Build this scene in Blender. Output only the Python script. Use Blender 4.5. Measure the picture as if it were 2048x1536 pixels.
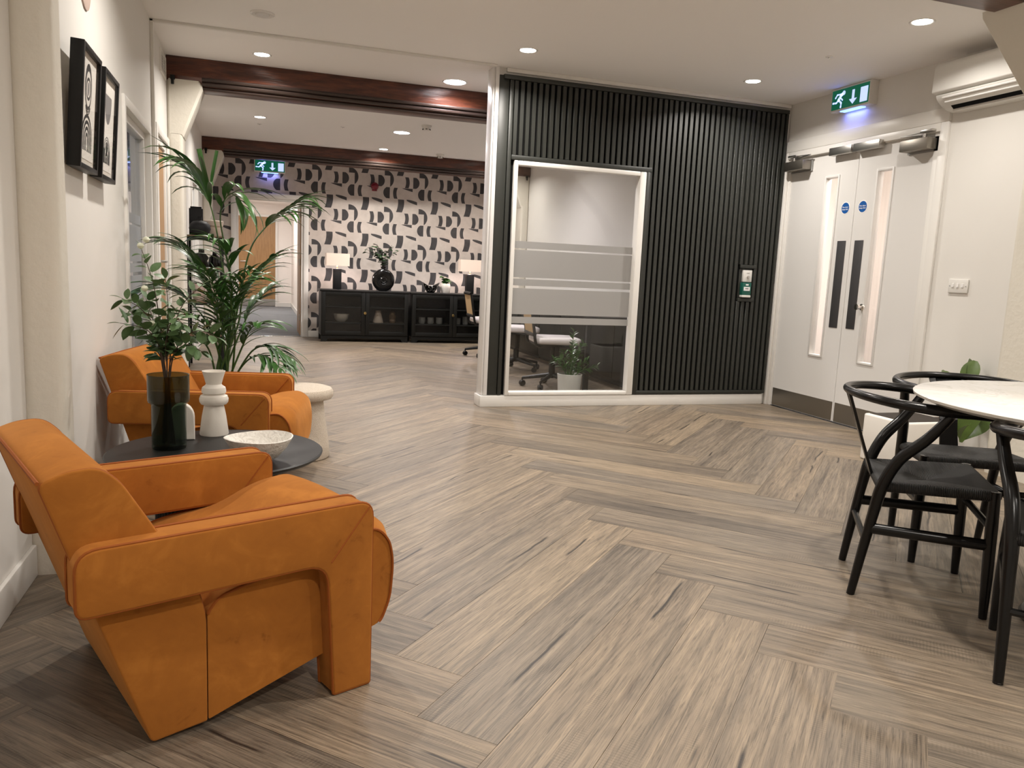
import bpy, bmesh, math, random
from mathutils import Vector, Matrix, noise
R = math.radians
random.seed(11)
for o in list(bpy.data.objects):
    bpy.data.objects.remove(o, do_unlink=True)
scene = bpy.context.scene
col = scene.collection

# ------------------------------------------------------------------ camera
CAM_H = 1.05
YAW, PITCH, ROLL = 0.319636567, 0.143391156, -0.045665593
cd = bpy.data.cameras.new('camera')
cd.sensor_fit = 'HORIZONTAL'; cd.sensor_width = 36.0
cd.lens = 1557.297 / 2048 * 36.0
cd.clip_start = 0.02; cd.clip_end = 100
cam = bpy.data.objects.new('camera', cd); col.objects.link(cam)
fwd = Vector((math.sin(YAW) * math.cos(PITCH), math.cos(YAW) * math.cos(PITCH), -math.sin(PITCH)))
rgt = Vector((math.cos(YAW), -math.sin(YAW), 0))
dwn = fwd.cross(rgt)
r2 = rgt * math.cos(ROLL) + dwn * math.sin(ROLL)
d2 = dwn * math.cos(ROLL) - rgt * math.sin(ROLL)
cm = Matrix((r2, -d2, -fwd)).transposed().to_4x4()
cm.translation = Vector((0, 0, CAM_H))
cam.matrix_world = cm
scene.camera = cam

# ------------------------------------------------------------------ world, exposure
wd = bpy.data.worlds.new('world'); scene.world = wd; wd.use_nodes = True
wd.node_tree.nodes['Background'].inputs[0].default_value = (0.9, 0.93, 1.0, 1)
wd.node_tree.nodes['Background'].inputs[1].default_value = 0.02
vs = scene.view_settings
vs.view_transform = 'Standard'; vs.look = 'None'; vs.gamma = 1.0; vs.use_curve_mapping = False
vs.exposure = 1.25
scene.cycles.max_bounces = 16; scene.cycles.diffuse_bounces = 10; scene.cycles.transparent_max_bounces = 24

# room constants (metres)
XL, XR, XR2 = -0.645, 4.25, 3.66
YB, YS, YF = -2.6, 5.74, 11.4
ZC = 2.53
WARM = (1.0, 0.94, 0.865); COOL = (1.0, 0.945, 0.965)
DOWN_W, BIG_W = 9.0, 9.3

# ------------------------------------------------------------------ helpers
def tag(o, label=None, cat=None, group=None, kind=None):
    if label: o['label'] = label
    if cat: o['category'] = cat
    if group: o['group'] = group
    if kind: o['kind'] = kind
    return o

def empty(name, loc=(0, 0, 0), rz=0.0, label=None, cat=None, group=None, kind=None):
    o = bpy.data.objects.new(name, None); col.objects.link(o)
    o.empty_display_size = 0.1
    o.location = loc; o.rotation_euler = (0, 0, rz)
    return tag(o, label, cat, group, kind)

def smooth_by_angle(bm, ang=38):
    c = math.cos(R(ang))
    for f in bm.faces: f.smooth = True
    for e in bm.edges:
        if len(e.link_faces) == 2:
            if e.link_faces[0].normal.dot(e.link_faces[1].normal) < c: e.smooth = False

class MB:
    """collects shapes in one bmesh"""
    def __init__(s): s.bm = bmesh.new()
    def box(s, a, b, bev=0.0, seg=2):
        t = bmesh.new(); bmesh.ops.create_cube(t, size=1)
        ce = [(a[i] + b[i]) / 2 for i in range(3)]; sz = [abs(b[i] - a[i]) for i in range(3)]
        for v in t.verts: v.co = Vector([v.co[i] * sz[i] + ce[i] for i in range(3)])
        if bev > 0: bmesh.ops.bevel(t, geom=t.edges[:], offset=min(bev, min(sz) * .49), segments=seg, profile=.5, affect='EDGES')
        return s.join(t)
    def join(s, t, M=None):
        if M is not None: bmesh.ops.transform(t, matrix=M, verts=t.verts[:])
        me = bpy.data.meshes.new('tmp'); t.to_mesh(me); t.free(); s.bm.from_mesh(me); bpy.data.meshes.remove(me)
        return s
    def obox(s, c, size, M, bev=0.0, seg=2):
        t = bmesh.new(); bmesh.ops.create_cube(t, size=1)
        for v in t.verts: v.co = Vector([v.co[i] * size[i] for i in range(3)])
        if bev > 0: bmesh.ops.bevel(t, geom=t.edges[:], offset=bev, segments=seg, profile=.5, affect='EDGES')
        return s.join(t, Matrix.Translation(c) @ M.to_4x4())
    def prism(s, pts, d0, d1, axis='y', bev=0.0, seg=3, all_edges=False):
        """polygon pts (2d) extruded along axis from d0 to d1. axis y: pts=(x,z); x: (y,z); z: (x,y)"""
        def P(p, d):
            return {'y': (p[0], d, p[1]), 'x': (d, p[0], p[1]), 'z': (p[0], p[1], d)}[axis]
        t = bmesh.new()
        a = [t.verts.new(P(p, d0)) for p in pts]; b = [t.verts.new(P(p, d1)) for p in pts]
        n = len(pts)
        fa = t.faces.new(a); fb = t.faces.new(b[::-1])
        for i in range(n): t.faces.new((a[i], b[i], b[(i + 1) % n], a[(i + 1) % n]))
        bmesh.ops.recalc_face_normals(t, faces=t.faces[:])
        if bev > 0:
            if all_edges: es = [e for e in t.edges if e.calc_face_angle(0) > R(25)]
            else: es = list(fa.edges) + list(fb.edges)
            bmesh.ops.bevel(t, geom=es, offset=bev, segments=seg, profile=.5, affect='EDGES', clamp_overlap=True)
        big = [f for f in t.faces if len(f.verts) > 4]
        if big: bmesh.ops.triangulate(t, faces=big)
        return s.join(t)
    def lathe(s, prof, c=(0, 0, 0), n=32, M=None):
        t = bmesh.new(); rings = []
        for r, z in prof:
            if r < 1e-5: rings.append([t.verts.new((0, 0, z))])
            else: rings.append([t.verts.new((r * math.cos(2 * math.pi * k / n), r * math.sin(2 * math.pi * k / n), z)) for k in range(n)])
        for A, B in zip(rings, rings[1:]):
            for k in range(n):
                k2 = (k + 1) % n
                if len(A) == 1 and len(B) == 1: continue
                if len(A) == 1: t.faces.new((A[0], B[k2], B[k]))
                elif len(B) == 1: t.faces.new((A[k], A[k2], B[0]))
                else: t.faces.new((A[k], A[k2], B[k2], B[k]))
        bmesh.ops.recalc_face_normals(t, faces=t.faces[:])
        mm = Matrix.Translation(c) @ (M.to_4x4() if M is not None else Matrix())
        return s.join(t, mm)
    def tube(s, pts, r, n=8, closed=False, cap=True, flat=1.0):
        """tube through pts; r number or list"""
        pts = [Vector(p) for p in pts]; m = len(pts)
        rr = r if isinstance(r, (list, tuple)) else [r] * m
        t = bmesh.new(); rings = []
        up = None
        for i in range(m):
            if closed: tg = pts[(i + 1) % m] - pts[i - 1]
            else: tg = pts[min(i + 1, m - 1)] - pts[max(i - 1, 0)]
            tg.normalize()
            if up is None:
                up = Vector((0, 0, 1)) if abs(tg.z) < .9 else Vector((1, 0, 0))
            u = (up - tg * up.dot(tg)).normalized(); w = tg.cross(u); up = u
            rings.append([t.verts.new(pts[i] + (u * math.cos(2 * math.pi * k / n) * flat + w * math.sin(2 * math.pi * k / n)) * rr[i]) for k in range(n)])
        rng = range(m) if closed else range(m - 1)
        for i in rng:
            A, B = rings[i], rings[(i + 1) % m]
            for k in range(n): t.faces.new((A[k], A[(k + 1) % n], B[(k + 1) % n], B[k]))
        if cap and not closed:
            t.faces.new(rings[0][::-1]); t.faces.new(rings[-1])
        bmesh.ops.recalc_face_normals(t, faces=t.faces[:])
        return s.join(t)
    def poly(s, pts):
        vs_ = [s.bm.verts.new(p) for p in pts]
        f = s.bm.faces.new(vs_)
        return s
    def build(s, name, m, parent=None, ang=38, label=None, kind=None):
        smooth_by_angle(s.bm, ang)
        me = bpy.data.meshes.new(name); s.bm.to_mesh(me); s.bm.free()
        if m is not None: me.materials.append(M_[m] if isinstance(m, str) else m)
        o = bpy.data.objects.new(name, me); col.objects.link(o)
        if parent is not None: o.parent = parent
        if label: o['label'] = label
        if kind: o['kind'] = kind
        return o

def box(name, a, b, m, parent=None, bev=0.0, **k):
    return MB().box(a, b, bev).build(name, m, parent, **k)
def inst(name, me, parent=None, loc=(0, 0, 0), rot=None, scale=None):
    o = bpy.data.objects.new(name, me); col.objects.link(o)
    if parent is not None: o.parent = parent
    o.location = loc
    if rot is not None: o.rotation_euler = rot
    if scale is not None: o.scale = scale
    return o
def copy_tree(o, parent=None):
    c = o.copy(); col.objects.link(c); c.parent = parent
    for ch in [x for x in o.children]: copy_tree(ch, c)
    return c
def arc(cx, cy, r, a0, a1, n):
    return [(cx + r * math.cos(R(a0 + (a1 - a0) * k / n)), cy + r * math.sin(R(a0 + (a1 - a0) * k / n))) for k in range(n + 1)]
def round_poly(pts, rad, n=4):
    """round the corners of a 2d polygon; rad number or list"""
    out = []; m = len(pts)
    for i in range(m):
        p = Vector(pts[i]); a = Vector(pts[i - 1]); b = Vector(pts[(i + 1) % m])
        r = rad[i] if isinstance(rad, (list, tuple)) else rad
        if r <= 0: out.append(tuple(p)); continue
        u = (a - p); v = (b - p); lu, lv = u.length, v.length; u.normalize(); v.normalize()
        d = min(r, lu * .48, lv * .48)
        p0 = p + u * d; p1 = p + v * d
        for k in range(n + 1):
            t = k / n
            q = p0 * (1 - t) ** 2 + p * 2 * t * (1 - t) + p1 * t * t
            out.append((q.x, q.y))
    return out
def bez(pts, n=8):
    """catmull-rom through 3d pts"""
    P = [Vector(p) for p in pts]; out = []
    for i in range(len(P) - 1):
        p0 = P[max(i - 1, 0)]; p1 = P[i]; p2 = P[i + 1]; p3 = P[min(i + 2, len(P) - 1)]
        for k in range(n):
            t = k / n
            out.append(.5 * ((2 * p1) + (p2 - p0) * t + (2 * p0 - 5 * p1 + 4 * p2 - p3) * t * t + (3 * p1 - p0 - 3 * p2 + p3) * t ** 3))
    out.append(P[-1]); return out

# ------------------------------------------------------------------ materials
M_ = {}
class NT:
    def __init__(s, name):
        s.m = bpy.data.materials.new(name); s.m.use_nodes = True; M_[name] = s.m
        s.t = s.m.node_tree; s.b = s.t.nodes['Principled BSDF']
    def n(s, typ, **k):
        o = s.t.nodes.new(typ)
        for a, v in k.items(): setattr(o, a, v)
        return o
    def l(s, a, b): s.t.links.new(a, b)
    def set(s, **k):
        for a, v in k.items():
            i = s.b.inputs[a.replace('_', ' ')]
            i.default_value = v
        return s
    def math(s, op, a, b=None, c=None, clamp=False):
        o = s.n('ShaderNodeMath', operation=op); o.use_clamp = clamp
        for i, v in enumerate((a, b, c)):
            if v is None: continue
            if isinstance(v, (int, float)): o.inputs[i].default_value = v
            else: s.l(v, o.inputs[i])
        return o.outputs[0]
    def coords(s, kind='Object', scale=(1, 1, 1), rot=(0, 0, 0), loc=(0, 0, 0)):
        c = s.n('ShaderNodeTexCoord'); mp = s.n('ShaderNodeMapping')
        mp.inputs['Scale'].default_value = scale; mp.inputs['Rotation'].default_value = rot; mp.inputs['Location'].default_value = loc
        s.l(c.outputs[kind], mp.inputs[0]); return mp.outputs[0]
    def noise(s, vec, scale=5, detail=3, rough=.5, dist=0.0, out='Fac'):
        o = s.n('ShaderNodeTexNoise'); o.inputs['Scale'].default_value = scale; o.inputs['Detail'].default_value = detail
        o.inputs['Roughness'].default_value = rough; o.inputs['Distortion'].default_value = dist
        if vec is not None: s.l(vec, o.inputs['Vector'])
        return o.outputs[out]
    def ramp(s, fac, stops):
        o = s.n('ShaderNodeValToRGB'); e = o.color_ramp.elements
        while len(e) < len(stops): e.new(.5)
        for i, (p, c) in enumerate(stops):
            e[i].position = p; e[i].color = (*c, 1) if len(c) == 3 else c
        s.l(fac, o.inputs[0]); return o.outputs[0]
    def mix(s, f, a, b, blend='MIX'):
        o = s.n('ShaderNodeMix', data_type='RGBA', blend_type=blend)
        for i, v in ((0, f), (6, a), (7, b)):
            if isinstance(v, (int, float)): o.inputs[i].default_value = v
            elif isinstance(v, tuple): o.inputs[i].default_value = (*v, 1) if len(v) == 3 else v
            else: s.l(v, o.inputs[i])
        return o.outputs[2]
    def base(s, c): s.l(c, s.b.inputs['Base Color']); return s
    def bump(s, h, strength=.2, dist=.01):
        o = s.n('ShaderNodeBump'); o.inputs['Strength'].default_value = strength; o.inputs['Distance'].default_value = dist
        s.l(h, o.inputs['Height']); s.l(o.outputs[0], s.b.inputs['Normal']); return s

def plain(name, c, rough=.5, metal=0.0, spec=.5, var=.0, bump=0.0, bscale=60, coat=0.0):
    k = NT(name); k.set(Base_Color=(*c, 1), Roughness=rough, Metallic=metal)
    k.b.inputs['Specular IOR Level'].default_value = spec
    k.b.inputs['Coat Weight'].default_value = coat
    if var > 0:
        f = k.noise(k.coords(), 6, 4)
        k.base(k.mix(f, tuple(x * (1 - var) for x in c), tuple(min(1, x * (1 + var)) for x in c)))
    if bump > 0: k.bump(k.noise(k.coords(), bscale, 4), bump, .004)
    return k
def emit(name, c, strength):
    k = NT(name); k.set(Base_Color=(*c, 1)); k.b.inputs['Emission Color'].default_value = (*c, 1); k.b.inputs['Emission Strength'].default_value = strength
    return k

plain('wall_paint', (.70, .68, .645), .55, var=.015, bump=.04, bscale=140)
plain('plaster', (.66, .625, .55), .5, var=.02, bump=.55, bscale=38)
plain('ceiling_paint', (.88, .862, .85), .7)
plain('trim_white', (.74, .72, .685), .35, var=.01)
plain('door_white', (.68, .665, .645), .38)
plain('gloss_white', (.72, .705, .69), .25)
plain('slat_green', (.024, .0255, .0215), .45, var=.06)
plain('slat_back', (.003, .003, .003), .8, spec=.1)
plain('black_metal', (.004, .004, .004), .42, spec=.3)
plain('black_wood', (.004, .0037, .0036), .42, spec=.3)
plain('black_lacquer', (.0035, .0033, .0033), .26, spec=.35)
plain('cabinet_dark', (.0075, .0078, .0068), .42, spec=.3)
plain('black_top', (.008, .0077, .0076), .42, spec=.35)
plain('black_ceramic', (.003, .003, .003), .16)
plain('matte_black', (.009, .009, .010), .6, spec=.3)
plain('steel', (.55, .53, .50), .32, metal=1.0)
plain('kick_steel', (.30, .275, .24), .42, metal=1.0)
plain('dark_plate', (.045, .044, .046), .5)
plain('chrome', (.7, .68, .65), .15, metal=1.0)
plain('brass', (.62, .44, .17), .3, metal=1.0)
plain('white_plastic', (.70, .685, .65), .35)
plain('grey_plastic', (.30, .30, .29), .45)
plain('white_ceramic', (.70, .66, .60), .6, bump=.12, bscale=160)
plain('cream_ceramic', (.62, .52, .44), .55)
plain('pink_pot', (.48, .37, .32), .6)
plain('pot_grey', (.50, .50, .47), .55, bump=.1)
plain('pot_white', (.80, .77, .72), .4)
plain('seat_white', (.72, .67, .66), .8, var=.03)
plain('wax_flower', (.78, .82, .66), .5)
plain('leaf_palm', (.036, .105, .020), .38, var=.35)
plain('stem_palm', (.060, .12, .025), .45, var=.2)
plain('leaf_eucalypt', (.085, .155, .058), .45, var=.35)
plain('leaf_zz', (.045, .12, .025), .28, var=.3)
plain('leaf_dark', (.030, .060, .026), .35, var=.3)
plain('leaf_fig', (.060, .105, .012), .36, var=.3)
plain('twig', (.060, .035, .022), .6)
plain('soil', (.03, .022, .016), .9, bump=.5)
plain('red_bell', (.16, .006, .016), .2)
plain('lobby_white', (.85, .80, .76), .6)
plain('office_blue', (.22, .32, .46), .6)
plain('art_black', (.025, .024, .026), .6, var=.3)
plain('art_grey', (.20, .19, .19), .7, var=.3)
plain('paper', (.78, .75, .70), .7)
plain('mount', (.70, .65, .58), .6)
plain('label_blue', (.012, .09, .32), .35)
plain('label_white', (.85, .85, .85), .4)
plain('call_green', (.010, .10, .075), .35)
plain('wood_shelf', (.16, .10, .055), .5, var=.2)
plain('water', (.02, .03, .025), .1)
emit('lens_warm', (1.0, .93, .82), 9.0)
emit('lens_cool', (1.0, .95, .97), 16.0)
emit('sign_green', (.0, .10, .05), .28)
emit('sign_white', (.50, .62, 1.0), .42)
emit('sign_blue', (.20, .36, 1.0), 1.2)

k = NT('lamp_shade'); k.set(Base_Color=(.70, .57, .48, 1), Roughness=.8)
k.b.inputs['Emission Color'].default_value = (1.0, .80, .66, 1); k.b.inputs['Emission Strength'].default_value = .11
k.bump(k.noise(k.coords(scale=(1, 1, .2)), 260, 2), .15, .002)

def clear_glass(name, tint, rough=.01, edge=.9, base=.04):
    k = NT(name)
    mixg = k.n('ShaderNodeMixShader'); tr = k.n('ShaderNodeBsdfTransparent'); gl = k.n('ShaderNodeBsdfGlossy'); lw_ = k.n('ShaderNodeLayerWeight')
    tr.inputs[0].default_value = (*tint, 1); gl.inputs['Roughness'].default_value = rough; lw_.inputs[0].default_value = .5
    fac = k.math('ADD', k.math('MULTIPLY', k.math('POWER', lw_.outputs['Facing'], 5.0), edge), base)
    k.l(fac, mixg.inputs[0]); k.l(tr.outputs[0], mixg.inputs[1]); k.l(gl.outputs[0], mixg.inputs[2])
    k.l(mixg.outputs[0], k.t.nodes['Material Output'].inputs[0])
clear_glass('glass', (.96, .965, .965)); clear_glass('picture_glass', (.985, .985, .985), .01, .22, .015); clear_glass('tinted_glass', (.46, .515, .455), .02)
def frosted(name, c, op):
    k = NT(name)
    mx = k.n('ShaderNodeMixShader'); tr = k.n('ShaderNodeBsdfTransparent'); df = k.n('ShaderNodeBsdfDiffuse'); tl = k.n('ShaderNodeBsdfTranslucent'); m2 = k.n('ShaderNodeMixShader')
    df.inputs[0].default_value = (*c, 1); tl.inputs[0].default_value = (*c, 1)
    m2.inputs[0].default_value = .55; k.l(df.outputs[0], m2.inputs[1]); k.l(tl.outputs[0], m2.inputs[2])
    mx.inputs[0].default_value = op; k.l(tr.outputs[0], mx.inputs[1]); k.l(m2.outputs[0], mx.inputs[2])
    k.l(mx.outputs[0], k.t.nodes['Material Output'].inputs[0])
frosted('frost', (.56, .55, .535), .95)
k = NT('cabinet_glass')
mx = k.n('ShaderNodeMixShader'); tr = k.n('ShaderNodeBsdfTransparent'); gl = k.n('ShaderNodeBsdfGlossy')
tr.inputs[0].default_value = (.80, .80, .78, 1); gl.inputs['Roughness'].default_value = .25; gl.inputs[0].default_value = (.5, .5, .5, 1)
mx.inputs[0].default_value = .06; k.l(tr.outputs[0], mx.inputs[1]); k.l(gl.outputs[0], mx.inputs[2])
k.l(mx.outputs[0], k.t.nodes['Material Output'].inputs[0])

# velvet
k = NT('velvet')
v = k.coords(); f1 = k.noise(v, 3.2, 5, .62, 1.4); f2 = k.noise(v, 11, 4, .6, 2.0)
s1 = k.ramp(k.math('ADD', k.math('MULTIPLY', f1, .65), k.math('MULTIPLY', f2, .35)), [(.31, (.17, .055, .010)), (.40, (.30, .106, .019)), (.52, (.335, .120, .021)), (.64, (.40, .150, .027))])
k.base(s1); k.set(Roughness=.9); k.b.inputs['Sheen Weight'].default_value = .42; k.b.inputs['Sheen Roughness'].default_value = .42
k.b.inputs['Sheen Tint'].default_value = (1.0, .50, .18, 1); k.b.inputs['Specular IOR Level'].default_value = .1
k.bump(k.noise(v, 420, 2), .06, .001)
plain('velvet_piping', (.26, .070, .011), .7, spec=.2)

# boucle
k = NT('boucle'); v = k.coords(); vo = k.n('ShaderNodeTexVoronoi'); vo.inputs['Scale'].default_value = 300; k.l(v, vo.inputs[0])
k.base(k.ramp(k.math('ADD', vo.outputs[0], k.math('MULTIPLY', k.noise(v, 60, 2), .4)), [(.1, (.20, .155, .11)), (.5, (.47, .40, .32)), (.8, (.56, .49, .41))])); k.set(Roughness=.95)
k.bump(vo.outputs[0], .6, .0025)

# stone bowl
k = NT('bowl_stone'); v = k.coords(); f = k.noise(v, 42, 5, .6, 1.5)
k.base(k.ramp(f, [(.3, (.55, .52, .47)), (.5, (.70, .67, .62)), (.7, (.77, .75, .70))])); k.set(Roughness=.75); k.bump(f, .9, .006)

# white stone table
k = NT('table_stone'); v = k.coords(); f = k.noise(v, 2.2, 6, .6, 1.8)
k.base(k.ramp(f, [(.35, (.60, .58, .545)), (.5, (.65, .635, .60)), (.53, (.55, .53, .495)), (.56, (.65, .635, .605))])); k.set(Roughness=.16)

# beam wood
k = NT('beam_wood'); v = k.coords(scale=(1.2, 8, 8)); f = k.noise(v, 3, 6, .65, .6); f2 = k.noise(k.coords(scale=(2, 30, 30)), 4, 4)
k.base(k.ramp(k.math('ADD', k.math('MULTIPLY', f, .7), k.math('MULTIPLY', f2, .3)), [(.32, (.022, .008, .006)), (.5, (.075, .022, .012)), (.68, (.15, .045, .020))]))
k.set(Roughness=.30); k.bump(f2, .35, .004)
plain('beam_mould', (.035, .022, .018), .35, var=.3)

# oak
k = NT('oak'); v = k.coords(scale=(9, 9, .7)); f = k.noise(v, 6, 5, .6, .4)
k.base(k.ramp(f, [(.3, (.27, .145, .055)), (.6, (.36, .20, .08))])); k.set(Roughness=.45)

# corridor carpet
k = NT('carpet'); v = k.coords('Object', scale=(.25, 6, 1)); f = k.noise(v, 5, 4, .6); f2 = k.noise(k.coords(), 300, 2)
k.base(k.ramp(k.math('ADD', k.math('MULTIPLY', f, .8), k.math('MULTIPLY', f2, .2)), [(.3, (.10, .105, .115)), (.5, (.19, .20, .215)), (.7, (.27, .28, .29))])); k.set(Roughness=.95)

# cane
k = NT('cane'); v = k.coords(scale=(160, 160, 160)); ck = k.n('ShaderNodeTexChecker'); ck.inputs['Scale'].default_value = 1; k.l(v, ck.inputs[0])
ck.inputs[1].default_value = (.52, .36, .19, 1); ck.inputs[2].default_value = (.36, .24, .12, 1); k.base(ck.outputs[0]); k.set(Roughness=.6)

# paper cord, strands across x or across y
for nm, ax in (('cord_x', 0), ('cord_y', 1)):
    k = NT(nm); c = k.n('ShaderNodeTexCoord'); sp = k.n('ShaderNodeSeparateXYZ'); k.l(c.outputs['Object'], sp.inputs[0])
    w = k.math('ABSOLUTE', k.math('SINE', k.math('MULTIPLY', sp.outputs[ax], math.pi / .0052)))
    k.base(k.ramp(w, [(.0, (.001, .001, .001)), (.5, (.006, .0055, .005)), (1, (.013, .012, .011))])); k.set(Roughness=.6); k.bump(w, .9, .003)

# ribbed black drum (colour only)
# floor planks: local x runs along the plank
k = NT('plank')
oi = k.n('ShaderNodeObjectInfo'); tc = k.n('ShaderNodeTexCoord')
rv = k.n('ShaderNodeCombineXYZ'); k.l(k.math('MULTIPLY', oi.outputs['Random'], 37.0), rv.inputs[0]); k.l(k.math('MULTIPLY', oi.outputs['Random'], 91.0), rv.inputs[1]); k.l(k.math('MULTIPLY', oi.outputs['Random'], 53.0), rv.inputs[2])
ad = k.n('ShaderNodeVectorMath', operation='ADD'); k.l(tc.outputs['Object'], ad.inputs[0]); k.l(rv.outputs[0], ad.inputs[1])
def mp(sc, rot=(0, 0, 0)):
    o = k.n('ShaderNodeMapping'); o.inputs['Scale'].default_value = sc; o.inputs['Rotation'].default_value = rot; k.l(ad.outputs[0], o.inputs[0]); return o.outputs[0]
big = k.noise(mp((.30, 4.6, 1)), 2.5, 4, .55, .7)
med = k.noise(mp((.55, 13, 1)), 3.0, 6, .66, 1.5)
fine = k.noise(mp((1.5, 105, 1)), 3.4, 5, .72, .6)
ring = k.n('ShaderNodeTexWave', wave_type='BANDS', bands_direction='Y'); ring.inputs['Scale'].default_value = 9; ring.inputs['Distortion'].default_value = 9; ring.inputs['Detail'].default_value = 3; ring.inputs['Detail Scale'].default_value = 1.2
k.l(mp((.35, 1, 1)), ring.inputs[0])
c1 = k.ramp(big, [(.32, (0.0804, 0.0640, 0.0468)), (.44, (0.1410, 0.1120, 0.0785)), (.56, (0.2460, 0.1904, 0.1246)), (.70, (0.1640, 0.1312, 0.0951))])
c2 = k.ramp(med, [(.30, (0.0615, 0.0480, 0.0355)), (.46, (0.1558, 0.1240, 0.0876)), (.60, (0.2337, 0.1840, 0.1246)), (.74, (0.3362, 0.2656, 0.1752))])
cc = k.mix(.55, c1, c2)
gr = k.ramp(fine, [(.34, (.42, .41, .40)), (.48, (.98, .98, .98)), (.66, (1.22, 1.20, 1.16))])
cc = k.mix(.85, cc, gr, 'MULTIPLY')
gr2 = k.noise(mp((2.0, 46, 1)), 3.0, 5, .7, 1.2)
cc = k.mix(.8, cc, k.ramp(gr2, [(.36, (.50, .49, .49)), (.47, (1, 1, 1)), (.68, (1.16, 1.15, 1.13))]), 'MULTIPLY')
hs = k.n('ShaderNodeHueSaturation'); hs.inputs['Saturation'].default_value = .86; hs.inputs['Value'].default_value = 1.09; k.l(cc, hs.inputs['Color']); cc = hs.outputs[0]
cc = k.mix(.22, cc, k.ramp(ring.outputs[0], [(.15, (.62, .60, .58)), (.6, (1.12, 1.1, 1.08))]), 'MULTIPLY')
tint = k.ramp(oi.outputs['Random'], [(0, (.74, .735, .755)), (.25, (1.08, 1.03, .985)), (.5, (.86, .87, .91)), (.75, (1.02, .995, .975)), (1, (1.22, 1.17, 1.10))])
cc = k.mix(1.0, cc, tint, 'MULTIPLY')
sw = k.n('ShaderNodeTexWave', wave_type='BANDS', bands_direction='X'); sw.inputs['Scale'].default_value = 34; sw.inputs['Distortion'].default_value = 2.0; sw.inputs['Detail'].default_value = 2
k.l(mp((1, 1, 1)), sw.inputs[0])
patch = k.ramp(k.noise(mp((1.2, 5, 1)), 2.6, 2, .5), [(.55, (0, 0, 0)), (.66, (1, 1, 1))])
swc = k.ramp(sw.outputs[0], [(.25, (.80, .79, .78)), (.6, (1, 1, 1))])
cc = k.mix(k.math('MULTIPLY', patch, .8), cc, k.mix(1.0, cc, swc, 'MULTIPLY'))
# reddish brown worn streaks
wn = k.ramp(k.noise(mp((1.4, 26, 1)), 2.2, 3, .6, .4), [(.66, (0, 0, 0)), (.74, (1, 1, 1))])
cc = k.mix(k.math('MULTIPLY', wn, .45), cc, (.11, .072, .052))
# dark cracks along the grain
wv = k.n('ShaderNodeTexWave', wave_type='BANDS', bands_direction='Y'); wv.inputs['Scale'].default_value = 1.15; wv.inputs['Distortion'].default_value = 1.1; wv.inputs['Detail'].default_value = 4; wv.inputs['Detail Scale'].default_value = 2.2
k.l(mp((.55, 1, 1)), wv.inputs[0])
line = k.ramp(wv.outputs[0], [(.0, (1, 1, 1)), (.0012, (1, 1, 1)), (.0045, (0, 0, 0))])
gate = k.ramp(k.noise(mp((1.3, 2.6, 1)), 1.9, 1, .5), [(.545, (0, 0, 0)), (.60, (1, 1, 1))])
crack = k.math('MULTIPLY', line, gate)
cc = k.mix(k.math('MULTIPLY', crack, .96), cc, (.016, .012, .010))
vo = k.n('ShaderNodeTexVoronoi'); vo.inputs['Scale'].default_value = 1.5; k.l(mp((1, 1.8, 1)), vo.inputs[0])
kn = k.ramp(vo.outputs[0], [(.0, (1, 1, 1)), (.020, (.7, .7, .7)), (.06, (0, 0, 0))])
cc = k.mix(k.math('MULTIPLY', kn, .6), cc, (.070, .052, .040))
k.base(cc); k.set(Roughness=.40); k.b.inputs['Specular IOR Level'].default_value = .45
k.l(k.ramp(fine, [(.3, (.36, .36, .36)), (.7, (.48, .48, .48))]), k.b.inputs['Roughness'])
k.bump(k.math('SUBTRACT', k.math('ADD', fine, k.math('MULTIPLY', sw.outputs[0], .15)), k.math('MULTIPLY', crack, 1.5)), .22, .0015)

# wallpaper (flat print)
k = NT('wallpaper')
g = k.n('ShaderNodeNewGeometry'); sp = k.n('ShaderNodeSeparateXYZ'); k.l(g.outputs['Position'], sp.inputs[0])
A = lambda op, a, b=None, c=None: k.math(op, a, b, c)
u0 = A('DIVIDE', A('SUBTRACT', sp.outputs[0], 1.727), .5005)
v0 = A('DIVIDE', A('SUBTRACT', 1.873, sp.outputs[2]), .510)
def wrap(x, lo): return A('ADD', A('WRAP', x, lo + 1, lo), 0)
def AND(*a):
    r = a[0]
    for b in a[1:]: r = A('MULTIPLY', r, b)
    return r
GT = lambda a, b: A('GREATER_THAN', a, b); LT = lambda a, b: A('LESS_THAN', a, b)
def disc(x, y, cx, cy, r): return LT(A('ADD', A('POWER', A('SUBTRACT', x, cx), 2), A('POWER', A('SUBTRACT', y, cy), 2)), r * r)
def vbar(x, y, xc, yc, w, h, kk, y0=None):
    f = A('ADD', xc, A('MULTIPLY', A('POWER', A('SUBTRACT', y, yc if y0 is None else y0), 2), kk))
    return AND(LT(A('ABSOLUTE', A('SUBTRACT', x, f)), w / 2), LT(A('ABSOLUTE', A('SUBTRACT', y, yc)), h / 2))
xa = wrap(u0, -.1); ya = wrap(v0, -.1)       # for shapes around the hook
xb = wrap(u0, -.55); yb = wrap(v0, -.2)      # for shapes to its left
xc_ = wrap(u0, -.04); yc_ = wrap(v0, .15)
notch = AND(LT(xa, .16), GT(ya, .125))
hook = AND(GT(xa, 0), LT(ya, .42), disc(xa, ya, .02, .225, .245), A('SUBTRACT', 1.0, notch))
dee = AND(GT(xb, -.177), GT(yb, .126), LT(yb, .43), disc(xb, yb, -.16, .278, .165))
paren = vbar(xb, yb, -.331, .28, .105, .30, -1.47)
gg = A('POWER', A('MAXIMUM', A('DIVIDE', A('ADD', xb, .497), .309), 0.0), .8)
foot = AND(GT(xb, -.497), LT(xb, -.188), GT(yb, .438), LT(A('SUBTRACT', yb, .438), A('MULTIPLY', gg, .088)))
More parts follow.
